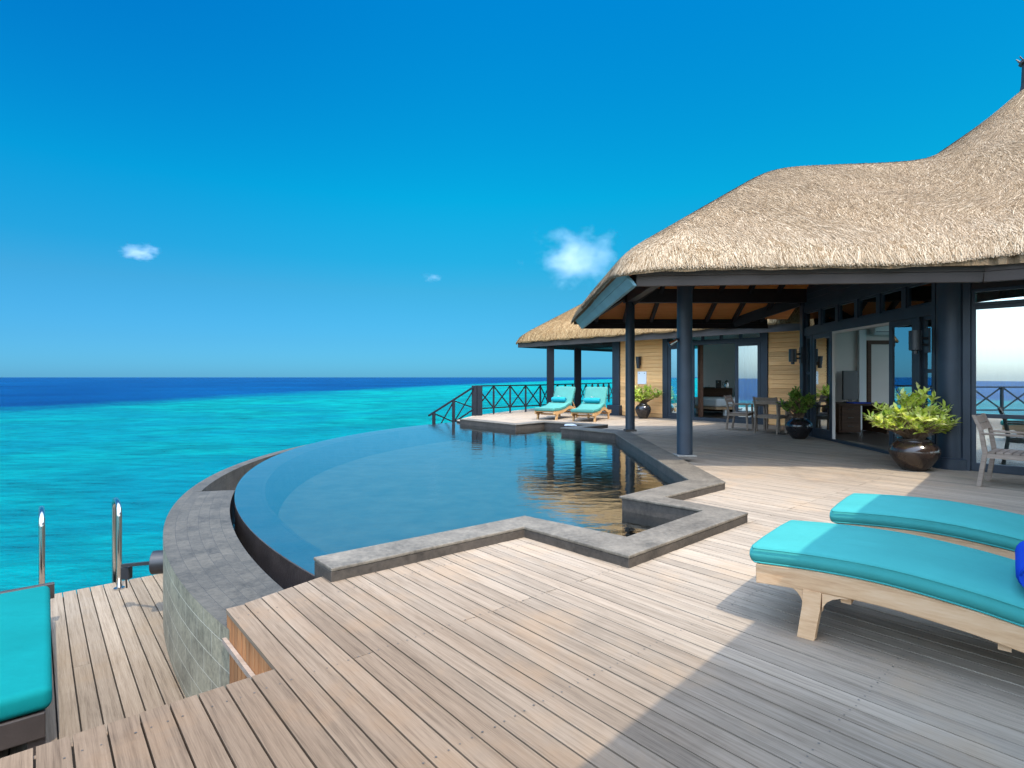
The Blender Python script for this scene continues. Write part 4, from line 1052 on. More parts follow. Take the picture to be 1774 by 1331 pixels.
# ------------------------------------------------------------------ loungers
def bez_profile(pts, n):
    """smooth curve through (x,z) control points"""
    out = []
    for i in range(len(pts)-1):
        p0 = pts[max(i-1, 0)]; p1 = pts[i]; p2 = pts[i+1]; p3 = pts[min(i+2, len(pts)-1)]
        for k in range(n):
            t = k/n
            out.append(tuple(0.5*((2*p1[j]) + (-p0[j]+p2[j])*t + (2*p0[j]-5*p1[j]+4*p2[j]-p3[j])*t*t + (-p0[j]+3*p1[j]-3*p2[j]+p3[j])*t**3) for j in (0, 1)))
    out.append(pts[-1]); return out
def cushion(prof, half, th_, name, mat, parent, r=0.045):
    """prof: (x,z) of the underside; rounded slab following it"""
    n = len(prof); sec = []
    for (y, z) in [(-half+r, 0), (-half+r*0.3, r*0.3), (-half, r), (-half, th_-r), (-half+r*0.3, th_-r*0.3), (-half+r, th_), (-half*0.4, th_+0.008), (half*0.4, th_+0.008), (half-r, th_), (half-r*0.3, th_-r*0.3), (half, th_-r), (half, r), (half-r*0.3, r*0.3), (half-r, 0)]:
        sec.append((y, z))
    mb = MB(); rows = []
    # rounded ends
    def row(x, z, nx, nz, sc):
        zc = th_/2
        return [(x + nx*((zz-zc)*sc + zc), yy*(0.97+0.03*sc) , z + nz*((zz-zc)*sc + zc)) for yy, zz in sec]
    for i, (x, z) in enumerate(prof):
        a = prof[max(i-1, 0)]; c = prof[min(i+1, n-1)]; tx, tz = c[0]-a[0], c[1]-a[1]; l = math.hypot(tx, tz); nx, nz = -tz/l, tx/l
        if i == 0:
            for e, s_ in ((r*0.62, 0.62), (r*0.52, 0.82), (r*0.26, 0.95)): rows.append(row(x-tx/l*(e-r*1.0)*-1 - tx/l*r + tx/l*0, z, nx, nz, s_) if False else row(x - tx/l*(e) + 0, z - tz/l*e, nx, nz, s_))
        rows.append(row(x, z, nx, nz, 1))
        if i == n-1:
            for e, s_ in ((r*0.26, 0.95), (r*0.52, 0.82), (r*0.62, 0.62)): rows.append(row(x + tx/l*e, z + tz/l*e, nx, nz, s_))
    mb.grid(rows, closed=True)
    k = len(sec); b0 = 0; mb.addf(list(range(k))[::-1]); e0 = (len(rows)-1)*k; mb.addf([e0+i for i in range(k)])
    o = mb.build(name, mat, parent, smooth=True)
    pm = MB()
    for zf in (0.16, 0.86):
        loop = []
        for yy in (-half-0.001, half+0.001):
            side = []
            for i, (x, z) in enumerate(prof):
                a = prof[max(i-1, 0)]; c = prof[min(i+1, n-1)]; tx, tz = c[0]-a[0], c[1]-a[1]; l = math.hypot(tx, tz)
                side.append((x - tz/l*th_*zf, yy, z + tx/l*th_*zf))
            loop.append(side)
        x0, z0 = prof[0]
        foot = [(x0 - r*0.50, yy, z0 + th_*zf) for yy in (-half*0.93, half*0.93)]
        pm.tube(loop[0][::-1] + foot + loop[1], 0.0045, 6)
    pm.build("piping", mat, o, smooth=True)
    return o
def rail_strip(prof, y0, y1, h0, name, mat, parent, bev=0.006):
    """wooden side rail hanging below prof by h0"""
    poly = [V(x, y0, z) for x, z in prof] + [V(x, y0, z-h0) for x, z in prof[::-1]]
    mb = MB(); n = len(prof)
    rows = [[(x, y0, z-h0) for x, z in prof], [(x, y0, z) for x, z in prof], [(x, y1, z) for x, z in prof], [(x, y1, z-h0) for x, z in prof]]
    rows = [[r[i] for r in rows] for i in range(n)]
    mb.grid(rows, closed=True); mb.addf([0, 1, 2, 3][::-1]); e = (n-1)*4; mb.addf([e, e+1, e+2, e+3])
    bm = bmesh.new()
    o = mb.build(name, mat, parent, bevel=bev)
    me = o.data; bm.from_mesh(me); bmesh.ops.recalc_face_normals(bm, faces=bm.faces); bm.to_mesh(me); bm.free()
    return o
def bracket_leg(mb, x, y, zt, w=0.085, t_=0.05, lean=-0.03, br=0.10):
    """tapering leg with curved brackets at the top"""
    mb.extrude([(px, y-t_/2, pz) for px, pz in [(x-w/2+lean, 0.0), (x+w*0.46+lean, 0.0), (x+w/2+lean*0.2, zt-br*0.9), (x+w/2, zt), (x-w/2, zt), (x-w/2+lean*0.2, zt-br*0.9)]], (0, t_, 0))
    tb = t_*0.68
    for sg, k_ in ((1, 1.15), (-1, 0.72)):
        e = w/2 + 0.001
        pts = [(x + sg*e, zt-br)]
        for k in range(1, 6):
            q = k/5*math.pi/2; pts.append((x + sg*(e + br*k_*(1-math.cos(q))), zt - br + br*0.93*math.sin(q)))
        pts += [(x + sg*(e+br*k_), zt-0.001), (x + sg*e, zt-0.001)]
        mb.extrude([(px, y-tb/2, pz) for px, pz in pts], (0, tb, 0))
def lounger(name, label, prof_seat, back, half, wood_m, cush_m, group, legs, zr):
    t = thing(name, label, "sun lounger", (0, 0, 0), group)
    prof = bez_profile(prof_seat, 6)
    for s_ in (-1, 1): rail_strip(prof, s_*half - 0.022, s_*half + 0.022, 0.105, "side_rail", wood_m, t)
    mb = MB()
    x = prof[0][0]+0.05
    for i in range(0, len(prof)-1, 2):
        mb.col = random.random(); px, pz = prof[i]; mb.obox((px+0.01, -half+0.024, pz-0.035), (0.07, 0, 0), (0, 2*half-0.048, 0), (0, 0, 0.02))
    mb.build("slats", wood_m, t)
    for x in legs:
        for s_ in (-1, 1):
            mb = MB(); mb.col = random.random(); zt = np.interp(x, [p_[0] for p_ in prof], [p_[1] for p_ in prof]) - 0.1
            bracket_leg(mb, x, s_*half, float(zt), lean=(-0.03 if x < 1 else 0.03)); mb.build("leg", wood_m, t, bevel=0.004)
    mb = MB()
    for x in (legs[0]+0.12, (legs[0]+legs[1])/2, legs[1]-0.1):
        zt = float(np.interp(x, [p_[0] for p_ in prof], [p_[1] for p_ in prof])) - 0.10
        mb.obox((x, -half+0.024, zt-0.045), (0.045, 0, 0), (0, 2*half-0.048, 0), (0, 0, 0.05))
    mb.build("crossbar", wood_m, t)
    cp = [p_ for p_ in prof]
    if back: cp = [p_ for p_ in bez_profile(back, 6)]
    cushion([(x_, z_-0.006) for x_, z_ in cp], half+0.028, 0.105, "cushion", cush_m, t)
    if back:
        mb = MB(); (x0, z0), (x1, z1) = back[-3], back[-1]
        for s_ in (-1, 1): mb.beam((x0+0.02, s_*(half-0.07), z0-0.02), (x1+0.02, s_*(half-0.07), z1-0.03), 0.035, 0.04)
        mb.build("backrest_frame", wood_m, t)
        mb = MB(); mb.beam((x1-0.12, -(half-0.1), z1-0.3), (x1+0.2, -(half-0.1), 0.30), 0.03, 0.03); mb.beam((x1-0.12, (half-0.1), z1-0.3), (x1+0.2, (half-0.1), 0.30), 0.03, 0.03); mb.build("prop", wood_m, t)
    return t
ang_l = math.atan2(-0.663, 0.749)
flat = [(0.0, 0.334), (0.3, 0.356), (0.6, 0.358), (0.9, 0.330), (1.15, 0.290), (1.5, 0.252), (2.0, 0.262)]
lA = lounger("sun_lounger", "pale teak sun lounger with turquoise cushion in the right foreground, nearest and half shaded", flat, None, 0.36, M['teak'], M['teal'], "teak sun loungers", (0.28, 1.72), 0.3)
lA.rotation_euler = (0, 0, ang_l); lA.location = (1.346+0.504*0.47, 3.09+0.57*0.47, 0)
lB = copy_tree(lA); lB.location = (2.26+0.504*0.47, 3.93+0.57*0.47, 0)
lB["label"] = "turquoise cushioned sun lounger just behind the nearest teak lounger at right"
def towel_roll(name, label, p, axis, r, ln, mat, group=None):
    t = thing(name, label, "towel", p, group)
    mb = MB(); a = V(axis).normalized(); path = [V(p) + a*(ln*(k/10-0.5)) for k in range(11)]
    rr = [r*(0.86 if k in (0, 10) else 1.0) for k in range(11)]; mb.tube(path, rr, 20)
    mb.build("roll", mat, t, auto=50)
    # spiral on the ends
    mb = MB(); side = a.cross(UP)
    for e in (-1, 1):
        pts = [V(p) + a*(e*(ln/2+0.004)) + (side*math.cos(q*0.6) + UP*math.sin(q*0.6))*(r*0.12 + r*0.7*q/26) for q in range(27)]
        mb.tube(pts, r*0.055, 5)
    mb.build("fold", mat, t, smooth=True)
    return t
lax = V(0.749, -0.663, 0); lay = V(0.663, 0.749, 0)
c = V(1.346, 3.09, 0) + lax*1.132 + lay*0.295 + UP*0.495
towel_roll("rolled_towel", "royal blue rolled towel on the nearest turquoise lounger at the right edge", c, lay, 0.075, 0.5, M['towel_blue'])
# the two by the far railing
seat = [(0.0, 0.29), (0.35, 0.29), (0.7, 0.33), (1.0, 0.42), (1.25, 0.40), (1.55, 0.30), (1.9, 0.28)]
backp = [(0.0, 0.29), (0.35, 0.29), (0.7, 0.33), (1.0, 0.42), (1.15, 0.43), (1.30, 0.60), (1.50, 0.98)]
ang_b = math.atan2(UB.y, UB.x)
lC = lounger("reclined_lounger", "pale turquoise lounger with raised back, left of the far pair by the railing", seat, backp, 0.34, M['teak_gold'], M['teal_pale'], "raised back loungers by the railing", (0.2, 1.62), 0.3)
AC_, AD_ = R(57), R(64)
lC.rotation_euler = (0, 0, AC_); lC.location = (1.02, 17.83, 0)
lD = copy_tree(lC); lD.location = (2.12, 17.02, 0); lD.rotation_euler = (0, 0, AD_)
lD["label"] = "golden teak lounger with raised back, right of the far pair and nearest the corner post"
for lo, w, a_ in ((lC, "left", AC_), (lD, "right", AD_)):
    d_ = V(math.cos(a_), math.sin(a_), 0); s_ = V(-d_.y, d_.x, 0)
    c = lo.location + d_*0.98 + UP*0.615
    towel_roll("rolled_towel", "teal rolled towel on the %s lounger by the far railing" % w, c, s_, 0.085, 0.5, M['towel_teal'], "teal towels on the far loungers")
    f = MB()
    for k in range(5):
        a = k*2*math.pi/5; q = c + UP*0.095
        f.face([q, q + V(math.cos(a-0.4)*0.04, math.sin(a-0.4)*0.04, 0.02), q + V(math.cos(a)*0.065, math.sin(a)*0.065, 0.015), q + V(math.cos(a+0.4)*0.04, math.sin(a+0.4)*0.04, 0.02)])
        f.face([q - UP*0.004, q + V(math.cos(a+0.4)*0.04, math.sin(a+0.4)*0.04, 0.016), q + V(math.cos(a)*0.065, math.sin(a)*0.065, 0.011), q + V(math.cos(a-0.4)*0.04, math.sin(a-0.4)*0.04, 0.016)])
    tag(f.build("flower", M['paper']), "small pale flower on the rolled towel of the %s far lounger" % w, "flower")
# daybed on the lower deck
LZ = -0.85
t = thing("daybed", "wide turquoise daybed in a dark frame on the lower deck at left", "daybed", (-3.9, 3.6, LZ))
d_ = V(0.638, -0.770, 0).normalized(); s_ = V(-0.770, -0.638, 0).normalized()   # towards camera / to the left
p0 = V(-4.02, 4.93, 0)                                                    # far right corner of the cushion
mb = MB(); L_ = 2.13; W_ = 1.6
mb.obox(p0 + UP*(-0.585) + d_*0.02 + s_*0.02, d_*(L_-0.02), s_*W_, UP*0.14); mb.build("cushion", M['teal_deep'], t, bevel=0.045, seg=4, smooth=True)
mb = MB(); mb.obox(p0 + UP*(-0.74) - d_*0.02 + s_*0.05, d_*(L_+0.01), s_*(W_+0.04), UP*0.15); mb.build("frame", M['frame_dark'], t, bevel=0.008)
mb = MB(); mb.obox(p0 + UP*(-0.60) - d_*0.09 - s_*0.01, d_*0.05, s_*(W_+0.1), UP*0.135); mb.build("headboard", M['frame_dark'], t, bevel=0.008)
for (a, c) in ((0.05, 0.05), (L_-0.12, 0.05), (0.05, W_-0.1), (L_-0.12, W_-0.1)):
    mb = MB(); mb.obox(p0 + d_*a + s_*c + UP*LZ, d_*0.08, s_*0.08, UP*0.108); mb.build("foot", M['frame_dark'], t)

# ------------------------------------------------------------------ sea ladder and bumper
p2 = V(-4.09, 5.86, LZ); p1 = V(-4.56, 5.46, LZ)
t = thing("sea_ladder", "polished steel ladder with two hooped handrails at the edge of the lower deck", "ladder", p2)
for p in (p1, p2):
    mb = MB(); o = UA*0.46; pa = [p + UP*0.0]; zt = 0.84; r = 0.23
    pa = [p, p + UP*0.4, p + UP*zt*0.9]
    for k in range(11):
        q = math.pi*(1-k/10); pa.append(p + o*0.5 + o*0.5*math.cos(q) + UP*(zt*0.9 + 0.125*math.sin(q)**0.6))
    pa += [p + o - UP*0.2, p + o - UP*1.4]
    mb.tube(pa, 0.024, 12); h_ = mb.build("handrail", M['chrome'], t, smooth=True)
    mb = MB(); mb.lathe([(0.05, 0.002), (0.05, 0.012), (0.028, 0.02)], 16, p); mb.build("flange", M['chrome'], h_, auto=40)
for k in range(3):
    mb = MB(); a = p1 + UA*0.46 - UP*(0.35+0.3*k); c = p2 + UA*0.46 - UP*(0.35+0.3*k); mb.tube([a, c], 0.018, 8); mb.build("rung", M['chrome'], t)
bs = V((285-887)*0.0054, 975*0.0054, 0)
q = V((275-887)/975*5.15, 5.15, 1.35-(974-654)*5.15/975)
t = thing("pipe_drum", "black drum on a horizontal bar fixed to the slate wall above the lower deck", "fitting", q)
ax = V(0.96, 0.28, 0).normalized()
mb = MB(); mb.tube([q - ax*0.050, q - ax*0.046, q + ax*0.08], [0.098, 0.104, 0.104], 28); mb.build("drum", M['black_metal'], t, auto=40)
e = V((212-887)/975*5.25, 5.25, 1.35-(980-654)*5.25/975)
mb = MB(); mb.beam(q - ax*0.05, e, 0.03, 0.028); mb.build("bar", M['black_metal'], t)
bx_ = V((218-887)/975*5.26, 5.26, 1.35-(1003-654)*5.26/975)
mb = MB(); mb.obox(bx_ - V(0.03, 0.03, 0), V(0.075, 0, 0), V(0, 0.06, 0), UP*0.115); mb.beam(bx_ + UP*0.02, bx_ + V(-0.06, 0.1, -0.12), 0.014, 0.014); mb.build("bracket", M['black_metal'], t, bevel=0.004)

# ------------------------------------------------------------------ railings
def rail_run(t, pts, zb, zt, mat, post_w=0.07, brace_w=0.045, ends=(True, True)):
    """posts at pts; X braces between; rails top and bottom"""
    for i, p in enumerate(pts):
        if (i == 0 and not ends[0]) or (i == len(pts)-1 and not ends[1]): continue
        mb = MB(); mb.obox(V(p[0]-post_w/2, p[1]-post_w/2, zb-0.22), V(post_w, 0, 0), V(0, post_w, 0), UP*(zt-zb+0.20)); mb.build("post", mat, t)
    mb = MB()
    for a, c in zip(pts[:-1], pts[1:]): mb.beam(V(*a[:2], zt), V(*c[:2], zt), 0.09, 0.045)
    mb.build("top_rail", mat, t)
    mb = MB()
    for a, c in zip(pts[:-1], pts[1:]): mb.beam(V(*a[:2], zb), V(*c[:2], zb), 0.04, 0.045)
    mb.build("bottom_rail", mat, t)
    for a, c in zip(pts[:-1], pts[1:]):
        mb = MB(); d = (V(*c[:2], 0)-V(*a[:2], 0)); n_ = d.normalized().cross(UP)*0.012
        mb.beam(V(*a[:2], zb)+n_, V(*c[:2], zt)+n_, 0.022, brace_w); mb.beam(V(*a[:2], zt)-n_, V(*c[:2], zb)-n_, 0.022, brace_w); mb.build("cross_brace", mat, t)
r0 = V(-1.27, 19.9, 0); r1 = V(1.13, 22.45, 0)
t = thing("deck_railing", "black wooden railing with X braces along the seaward deck edge", "railing", r0)
run1 = [tuple(r0 + (r1-r0)*k/4) for k in range(5)]
rail_run(t, run1, 0.24, 1.045, M['rail_paint'])
rb = V(math.sin(R(28)), math.cos(R(28)), 0)
run2 = [tuple(r1 + rb*0.86*k) for k in range(14)]
rail_run(t, run2, 0.24, 1.045, M['rail_paint'], ends=(False, True))
for dx in (-0.06, 0.13):
    mb = MB(); q = r0 + V(dx, dx*0.2, 0); mb.box(q.x-0.09, q.x+0.09, q.y-0.09, q.y+0.09, -0.1, 1.06); mb.build("newel_post", M['rail_paint'], t, bevel=0.006)
t = thing("side_railing", "black railing with X braces on the near left deck edge, mirrored in the picture window", "railing", (-4.6, 0, 0))
rail_run(t, [(-4.56, -0.5-1.05*k) for k in range(5)], 0.24, 1.02, M['rail_paint'])
# stairs rail down to the sea
s0 = r0 + V(-0.02, -0.02, 0); sd = V(-0.766, -0.643, 0)
t = thing("stair_railing", "sloping black handrail with X braces leading down to the sea", "railing", s0)
def SP(d, z): return s0 + sd*d + UP*z
def ztop(d): return 1.05 - 0.505*d
mb = MB(); mb.beam(SP(0.05, ztop(0.05)), SP(1.92, ztop(1.92)), 0.07, 0.05); mb.build("top_rail", M['rail_paint'], t)
mb = MB(); mb.beam(SP(0.05, ztop(0.05)-0.78), SP(1.75, ztop(1.75)-0.78), 0.04, 0.045); mb.build("bottom_rail", M['rail_paint'], t)
for d in (0.93, 1.72):
    mb = MB(); q = SP(d, 0); mb.box(q.x-0.05, q.x+0.05, q.y-0.05, q.y+0.05, -1.6, ztop(d)-0.02); mb.build("post", M['rail_paint'], t)
for d0, d1 in ((0.05, 0.93), (0.93, 1.72)):
    mb = MB(); mb.beam(SP(d0, ztop(d0)-0.76), SP(d1, ztop(d1)-0.03), 0.02, 0.04); mb.beam(SP(d0, ztop(d0)-0.03)+V(0.02, -0.02, 0), SP(d1, ztop(d1)-0.76)+V(0.02, -0.02, 0), 0.02, 0.04); mb.build("cross_brace", M['rail_paint'], t)
t = thing("stair_flight", "weathered wooden stairs going down to the lagoon past the end of the pool", "stairs", s0 + V(0.3, -0.5, -0.5))
for k in range(6):
    mb = MB(); mb.col = random.random(); mb.obox(SP(0.1+0.28*k, -0.20-0.17*k) + V(0.55, -0.65, 0), sd*0.27, V(-0.55, 0.65, 0)*0.9, UP*0.04); mb.build("tread", M['grey_wood'], t)
mb = MB(); mb.beam(SP(0.1, -0.3) + V(0.5, -0.6, 0), SP(1.8, -1.35) + V(0.5, -0.6, 0), 0.05, 0.2); mb.build("stringer", M['grey_wood'], t)

# ------------------------------------------------------------------ chairs and table
def chair():
    t = thing("armchair", "x", "chair", (0, 0, 0), "greyed teak armchairs")
    wd = M['grey_wood']; hw = 0.27
    for s_ in (-1, 1):
        mb = MB(); mb.col = random.random()       # rear leg, kinked, carries the back
        pts = [(-0.30, 0), (-0.25, 0), (-0.19, 0.42), (-0.235, 0.70), (-0.31, 0.88), (-0.345, 0.88), (-0.275, 0.69), (-0.24, 0.42)]
        mb.extrude([(x, s_*hw-0.021, z) for x, z in pts], (0, 0.042, 0)); mb.build("rear_leg", wd, t, bevel=0.004, seg=1)
        mb = MB(); mb.col = random.random(); mb.extrude([(0.22, s_*hw-0.021, 0), (0.265, s_*hw-0.021, 0), (0.25, s_*hw-0.021, 0.64), (0.20, s_*hw-0.021, 0.64)], (0, 0.042, 0)); mb.build("front_leg", wd, t, bevel=0.004, seg=1)
        mb = MB(); mb.col = random.random(); mb.obox((-0.25, s_*hw-0.03, 0.641), (0.53, 0, 0), (0, 0.06, 0), (0, 0, 0.024)); mb.build("armrest", wd, t, bevel=0.004, seg=1)
        mb = MB(); mb.obox((-0.20, s_*hw-0.014, 0.36), (0.41, 0, 0), (0, 0.028, 0), (0, 0, 0.055)); mb.build("side_rail", wd, t)
    mb = MB()
    for x in (-0.215, 0.205): mb.obox((x, -hw+0.022, 0.36), (0.024, 0, 0), (0, 2*hw-0.044, 0), (0, 0, 0.055))
    mb.build("cross_rail", wd, t)
    mb = MB()
    for k in range(6): mb.col = random.random(); mb.obox((-0.19+0.076*k, -hw+0.022, 0.418), (0.066, 0, 0), (0, 2*hw-0.044, 0), (0, 0, 0.018))
    mb.build("seat", wd, t)
    mb = MB()
    for (z0, z1, x0, x1) in ((0.70, 0.775, -0.245, -0.272), (0.785, 0.865, -0.277, -0.31)):
        mb.col = random.random(); mb.extrude([(x0, -hw+0.022, z0), (x0-0.024, -hw+0.022, z0), (x1-0.024, -hw+0.022, z1), (x1, -hw+0.022, z1)], (0, 2*hw-0.044, 0))
    mb.build("backrest", wd, t)
    return t
ch = chair()
def put(o, x, y, ux, uy, label):
    o.location = (x, y, 0.0012); o.rotation_euler = (0, 0, math.atan2(uy, ux)); o["label"] = label
# near chair at the picture window
ax_ = V(0.648, -0.7615, 0)
c = V(5.99, 7.14, 0) + ax_*0.27
put(ch, c.x, c.y, ax_.x, ax_.y, "greyed teak armchair before the big picture window at the right edge")
c2 = copy_tree(ch); c = V(6.085, 13.50, 0) + UB*0.27; put(c2, c.x, c.y, UB.x, UB.y, "greyed teak armchair with its back to the pool at the small dining table")
c3 = copy_tree(ch); c = V(5.93, 14.62, 0); put(c3, c.x, c.y, 0.80, -0.60, "greyed teak armchair seen side on, left of the small dining table")
c4 = copy_tree(ch); c = V(7.05, 13.72, 0); put(c4, c.x, c.y, -0.62, 0.78, "greyed teak armchair half hidden behind the middle pot plant")
t = thing("dining_table", "small square greyed teak table between the armchairs outside the guest villa", "table", (6.62, 14.25, 0))
tu, tv = UB, UA
tc_ = V(6.60, 14.25, 0)
mb = MB()
for k in range(7): mb.col = random.random(); mb.obox(tc_ - tu*0.36 - tv*0.36 + tv*(0.104*k) + UP*0.715, tu*0.72, tv*0.098, UP*0.026)
mb.build("tabletop", M['grey_wood'], t)
for a in (-0.31, 0.26):
    for c_ in (-0.31, 0.26):
        mb = MB(); mb.col = random.random(); mb.obox(tc_ + tu*a + tv*c_, tu*0.05, tv*0.05, UP*0.714); mb.build("leg", M['grey_wood'], t)
mb = MB(); mb.obox(tc_ - tu*0.30 - tv*0.295 + UP*0.64, tu*0.56, tv*0.02, UP*0.07); mb.obox(tc_ - tu*0.30 + tv*0.28 + UP*0.64, tu*0.56, tv*0.02, UP*0.07); mb.build("apron", M['grey_wood'], t)
p = V((1352-887)*0.01374, 975*0.01374, 0.001)
mb = MB(); mb.lathe([(0.0, 0.0), (0.13, 0.0), (0.13, 0.012), (0.10, 0.018), (0, 0.018)], 24, p); tag(mb.build("floor_drain", M['drop'], auto=40), "dark round cover set in the deck in front of the dining chairs", "cover")

# ------------------------------------------------------------------ pot plants
def leaf(mb, p, d, up, ln, w):
    d = d.normalized(); s_ = d.cross(up)
    if s_.length < 1e-3: s_ = V(1, 0, 0)
    s_.normalize(); n_ = s_.cross(d)
    m1 = p + d*ln*0.30 + n_*ln*0.05; m2 = p + d*ln*0.68 + n_*ln*0.03; e = p + d*ln - n_*ln*0.10
    b_ = len(mb.v)
    mb.v += [tuple(x) for x in (p, m1 - s_*w*0.42 + n_*w*0.12, m1, m1 + s_*w*0.42 + n_*w*0.12, m2 - s_*w*0.46 + n_*w*0.1, m2, m2 + s_*w*0.46 + n_*w*0.1, e)]
    for q in ((0, 2, 1), (0, 3, 2), (1, 2, 5, 4), (2, 3, 6, 5), (4, 5, 7), (5, 6, 7)): mb.addf([b_+i for i in q])
def pot_plant(name, label, p, pr, ph, lobes, nst, nleaf, lsize, lm, pm, seed, neck=0.5, bright=0.55):
    """the pot is the base; crown made of leaf rosettes at stem tips"""
    rr = random.Random(seed); p = V(p)
    t = thing(name, label, "pot plant", p, "pot plants on the terrace")
    prof = [(pr*0.45, 0.0), (pr*0.62, ph*0.12), (pr*0.92, ph*0.42), (pr, ph*0.60), (pr*0.93, ph*0.76), (pr*0.70, ph*0.90), (pr*neck, ph*0.94), (pr*neck*1.02, ph*0.97), (pr*neck*1.16, ph), (pr*neck*0.98, ph), (pr*neck*0.9, ph*0.95), (pr*neck*0.85, ph*0.90)]
    mb = MB(); mb.lathe(prof, 40, p); pot = mb.build("pot", pm, t, smooth=True)
    mb = MB(); mb.lathe([(pr*neck*0.95, ph*0.93), (0.0, ph*0.95)], 24, p); mb.build("soil", M['soil'], t)
    st = MB(); lv = MB(); base = p + UP*ph*0.93
    for k in range(nst):
        c, rad = lobes[k % len(lobes)]
        while True:
            q = V(rr.uniform(-1, 1), rr.uniform(-1, 1), rr.uniform(-1, 1))
            if q.length < 1: break
        tip = p + V(c) + V(q.x*rad[0], q.y*rad[1], q.z*rad[2])
        m_ = base.lerp(tip, 0.5) + V(rr.uniform(-.04, .04), rr.uniform(-.04, .04), 0.03)
        b0 = base + V(rr.uniform(-1, 1)*pr*neck*0.5, rr.uniform(-1, 1)*pr*neck*0.5, 0)
        st.tube([b0, m_, tip], [0.009, 0.006, 0.003], 5)
        dr_ = (tip-m_).normalized()
        n_ = nleaf + rr.randint(-2, 2)
        lightness = 0.5 + 0.5*(tip.z - base.z)/max(0.1, max(l[0][2]+l[1][2] for l in lobes) - ph)
        for j in range(n_):
            f = rr.uniform(0.45, 1.0); pp = m_.lerp(tip, f)
            a = rr.uniform(0, 2*math.pi); el = rr.uniform(-0.2, 0.9) if f < 0.9 else rr.uniform(0.2, 1.3)
            dd = V(math.cos(a)*math.cos(el), math.sin(a)*math.cos(el), math.sin(el)) + dr_*0.4
            lv.col = min(1, max(0, rr.gauss(bright, 0.22)))
            leaf(lv, pp, dd, UP + V(rr.uniform(-.5, .5), rr.uniform(-.5, .5), 0), lsize*rr.uniform(0.6, 1.2), lsize*rr.uniform(0.26, 0.40))
    st.build("stems", M['stem'], t, smooth=True); lv.build("leaves", lm, t, smooth=True)
    return t
pot_plant("pot_plant", "large lime green leafy plant in a round dark brown glazed pot by the open door", (5.86, 8.20, 0), 0.32, 0.46,
          [((-0.38, -0.02, 0.75), (0.32, 0.3, 0.20)), ((0.04, 0, 0.96), (0.26, 0.24, 0.24)), ((0.36, 0.0, 0.72), (0.26, 0.28, 0.22)), ((-0.05, -0.05, 0.70), (0.42, 0.35, 0.16))], 150, 12, 0.125, M['leaf_lime'], M['pot_brown'], 4, 0.62, 0.68)
pot_plant("pot_plant", "mid green narrow leaved plant in a round black pot beside the dining chairs", (6.32, 12.40, 0), 0.28, 0.46,
          [((-0.12, 0, 0.75), (0.30, 0.26, 0.22)), ((0.12, 0, 0.70), (0.30, 0.26, 0.2)), ((-0.05, 0, 1.0), (0.12, 0.12, 0.16)), ((0.25, 0, 0.85), (0.12, 0.15, 0.15))], 80, 10, 0.12, M['leaf_green'], M['pot'], 8, 0.56, 0.5)
pot_plant("pot_plant", "yellow green bushy plant in a tapering black pot against the cedar wall", (4.30, 18.45, 0), 0.26, 0.50,
          [((-0.12, 0, 0.85), (0.36, 0.26, 0.28)), ((0.30, 0.0, 0.85), (0.34, 0.26, 0.25)), ((-0.2, 0, 0.70), (0.2, 0.2, 0.2))], 85, 11, 0.13, M['leaf_lime'], M['pot'], 12, 0.5, 0.55)
# folded cloth left on the far coping
p = V((980-887)*0.0149, 975*0.0149, 0.0942)
t = thing("folded_cloth", "small white folded cloth left on the far stone coping", "cloth", p)
mb = MB(); mb.obox(p, V(0.30, 0.05, 0), V(-0.03, 0.14, 0), UP*0.022); mb.build("lower_fold", M['white'], t, bevel=0.01)
mb = MB(); mb.obox(p + V(0.02, 0.01, 0.0225), V(0.22, 0.05, 0), V(-0.03, 0.11, 0), UP*0.018); mb.build("upper_fold", M['white'], t, bevel=0.008)

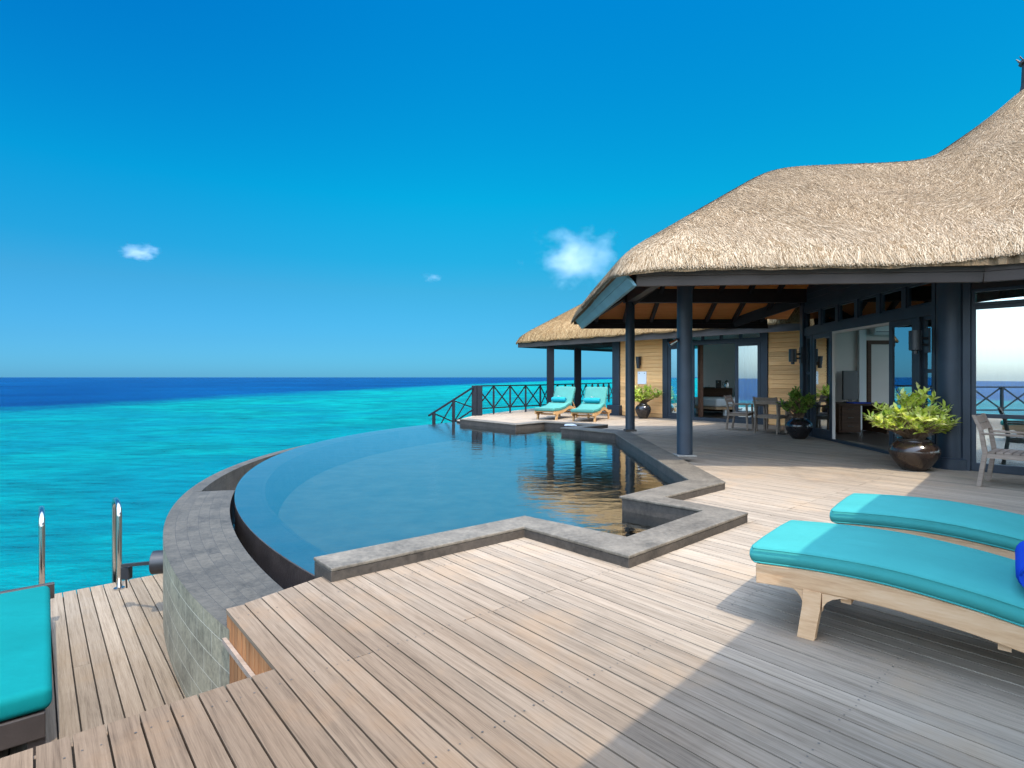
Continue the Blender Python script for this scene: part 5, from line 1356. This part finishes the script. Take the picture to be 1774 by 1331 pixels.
# ------------------------------------------------------------------ clouds
def cloud_mat(name, dens, seed, sc):
    m, nt, out = newmat(name)
    tc = nt.nodes.new("ShaderNodeTexCoord")
    ln = nt.nodes.new("ShaderNodeVectorMath"); ln.operation = 'LENGTH'; L(nt, tc.outputs["Object"], ln.inputs[0])
    ad = nt.nodes.new("ShaderNodeVectorMath"); ad.operation = 'ADD'; ad.inputs[1].default_value = (seed, seed*2, seed*3); L(nt, tc.outputs["Object"], ad.inputs[0])
    n = noise(nt, ad.outputs[0], sc, 5, 0.62)
    f = math_(nt, 'ADD', math_(nt, 'SUBTRACT', 0.62, math_(nt, 'MULTIPLY', ln.outputs["Value"], 1.05)), math_(nt, 'MULTIPLY', math_(nt, 'SUBTRACT', n, 0.5), 2.2))
    f = math_(nt, 'MINIMUM', math_(nt, 'MAXIMUM', math_(nt, 'MULTIPLY', f, 1.6), 0.0), 1.0)
    vs = nt.nodes.new("ShaderNodeVolumeScatter"); vs.inputs["Color"].default_value = (0.80, 0.79, 0.84, 1); vs.inputs["Anisotropy"].default_value = 0.0
    L(nt, math_(nt, 'MULTIPLY', f, dens), vs.inputs["Density"])
    L(nt, vs.outputs[0], out.inputs["Volume"]); return m
def cloud(label, px, py, dist, wx, wz, dens, seed, sc):
    c = V((px-887)/975*dist, dist, CAM_H + (654-py)/975*dist)
    bm = bmesh.new(); bmesh.ops.create_icosphere(bm, subdivisions=3, radius=1)
    me = bpy.data.meshes.new("cloud"); bm.to_mesh(me); bm.free()
    me.materials.append(cloud_mat("cloud_vapour", dens, seed, sc))
    o = bpy.data.objects.new("cloud", me); COL.objects.link(o); o.location = c
    o.scale = (wx/975*dist/2, wx/975*dist/2*0.8, wz/975*dist/2)
    tag(o, label, "cloud", "small clouds in the clear sky")
cloud("largest pale cloud, beside the eave of the thatched roof", 993, 446, 1500, 210, 155, 0.0075, 2.3, 1.6)
cloud("small white cloud alone in the left half of the sky", 240, 438, 1500, 92, 46, 0.014, 5.1, 1.7)
cloud("faintest wisp of cloud, low over the middle of the sea", 748, 481, 1500, 60, 26, 0.006, 9.7, 1.6)
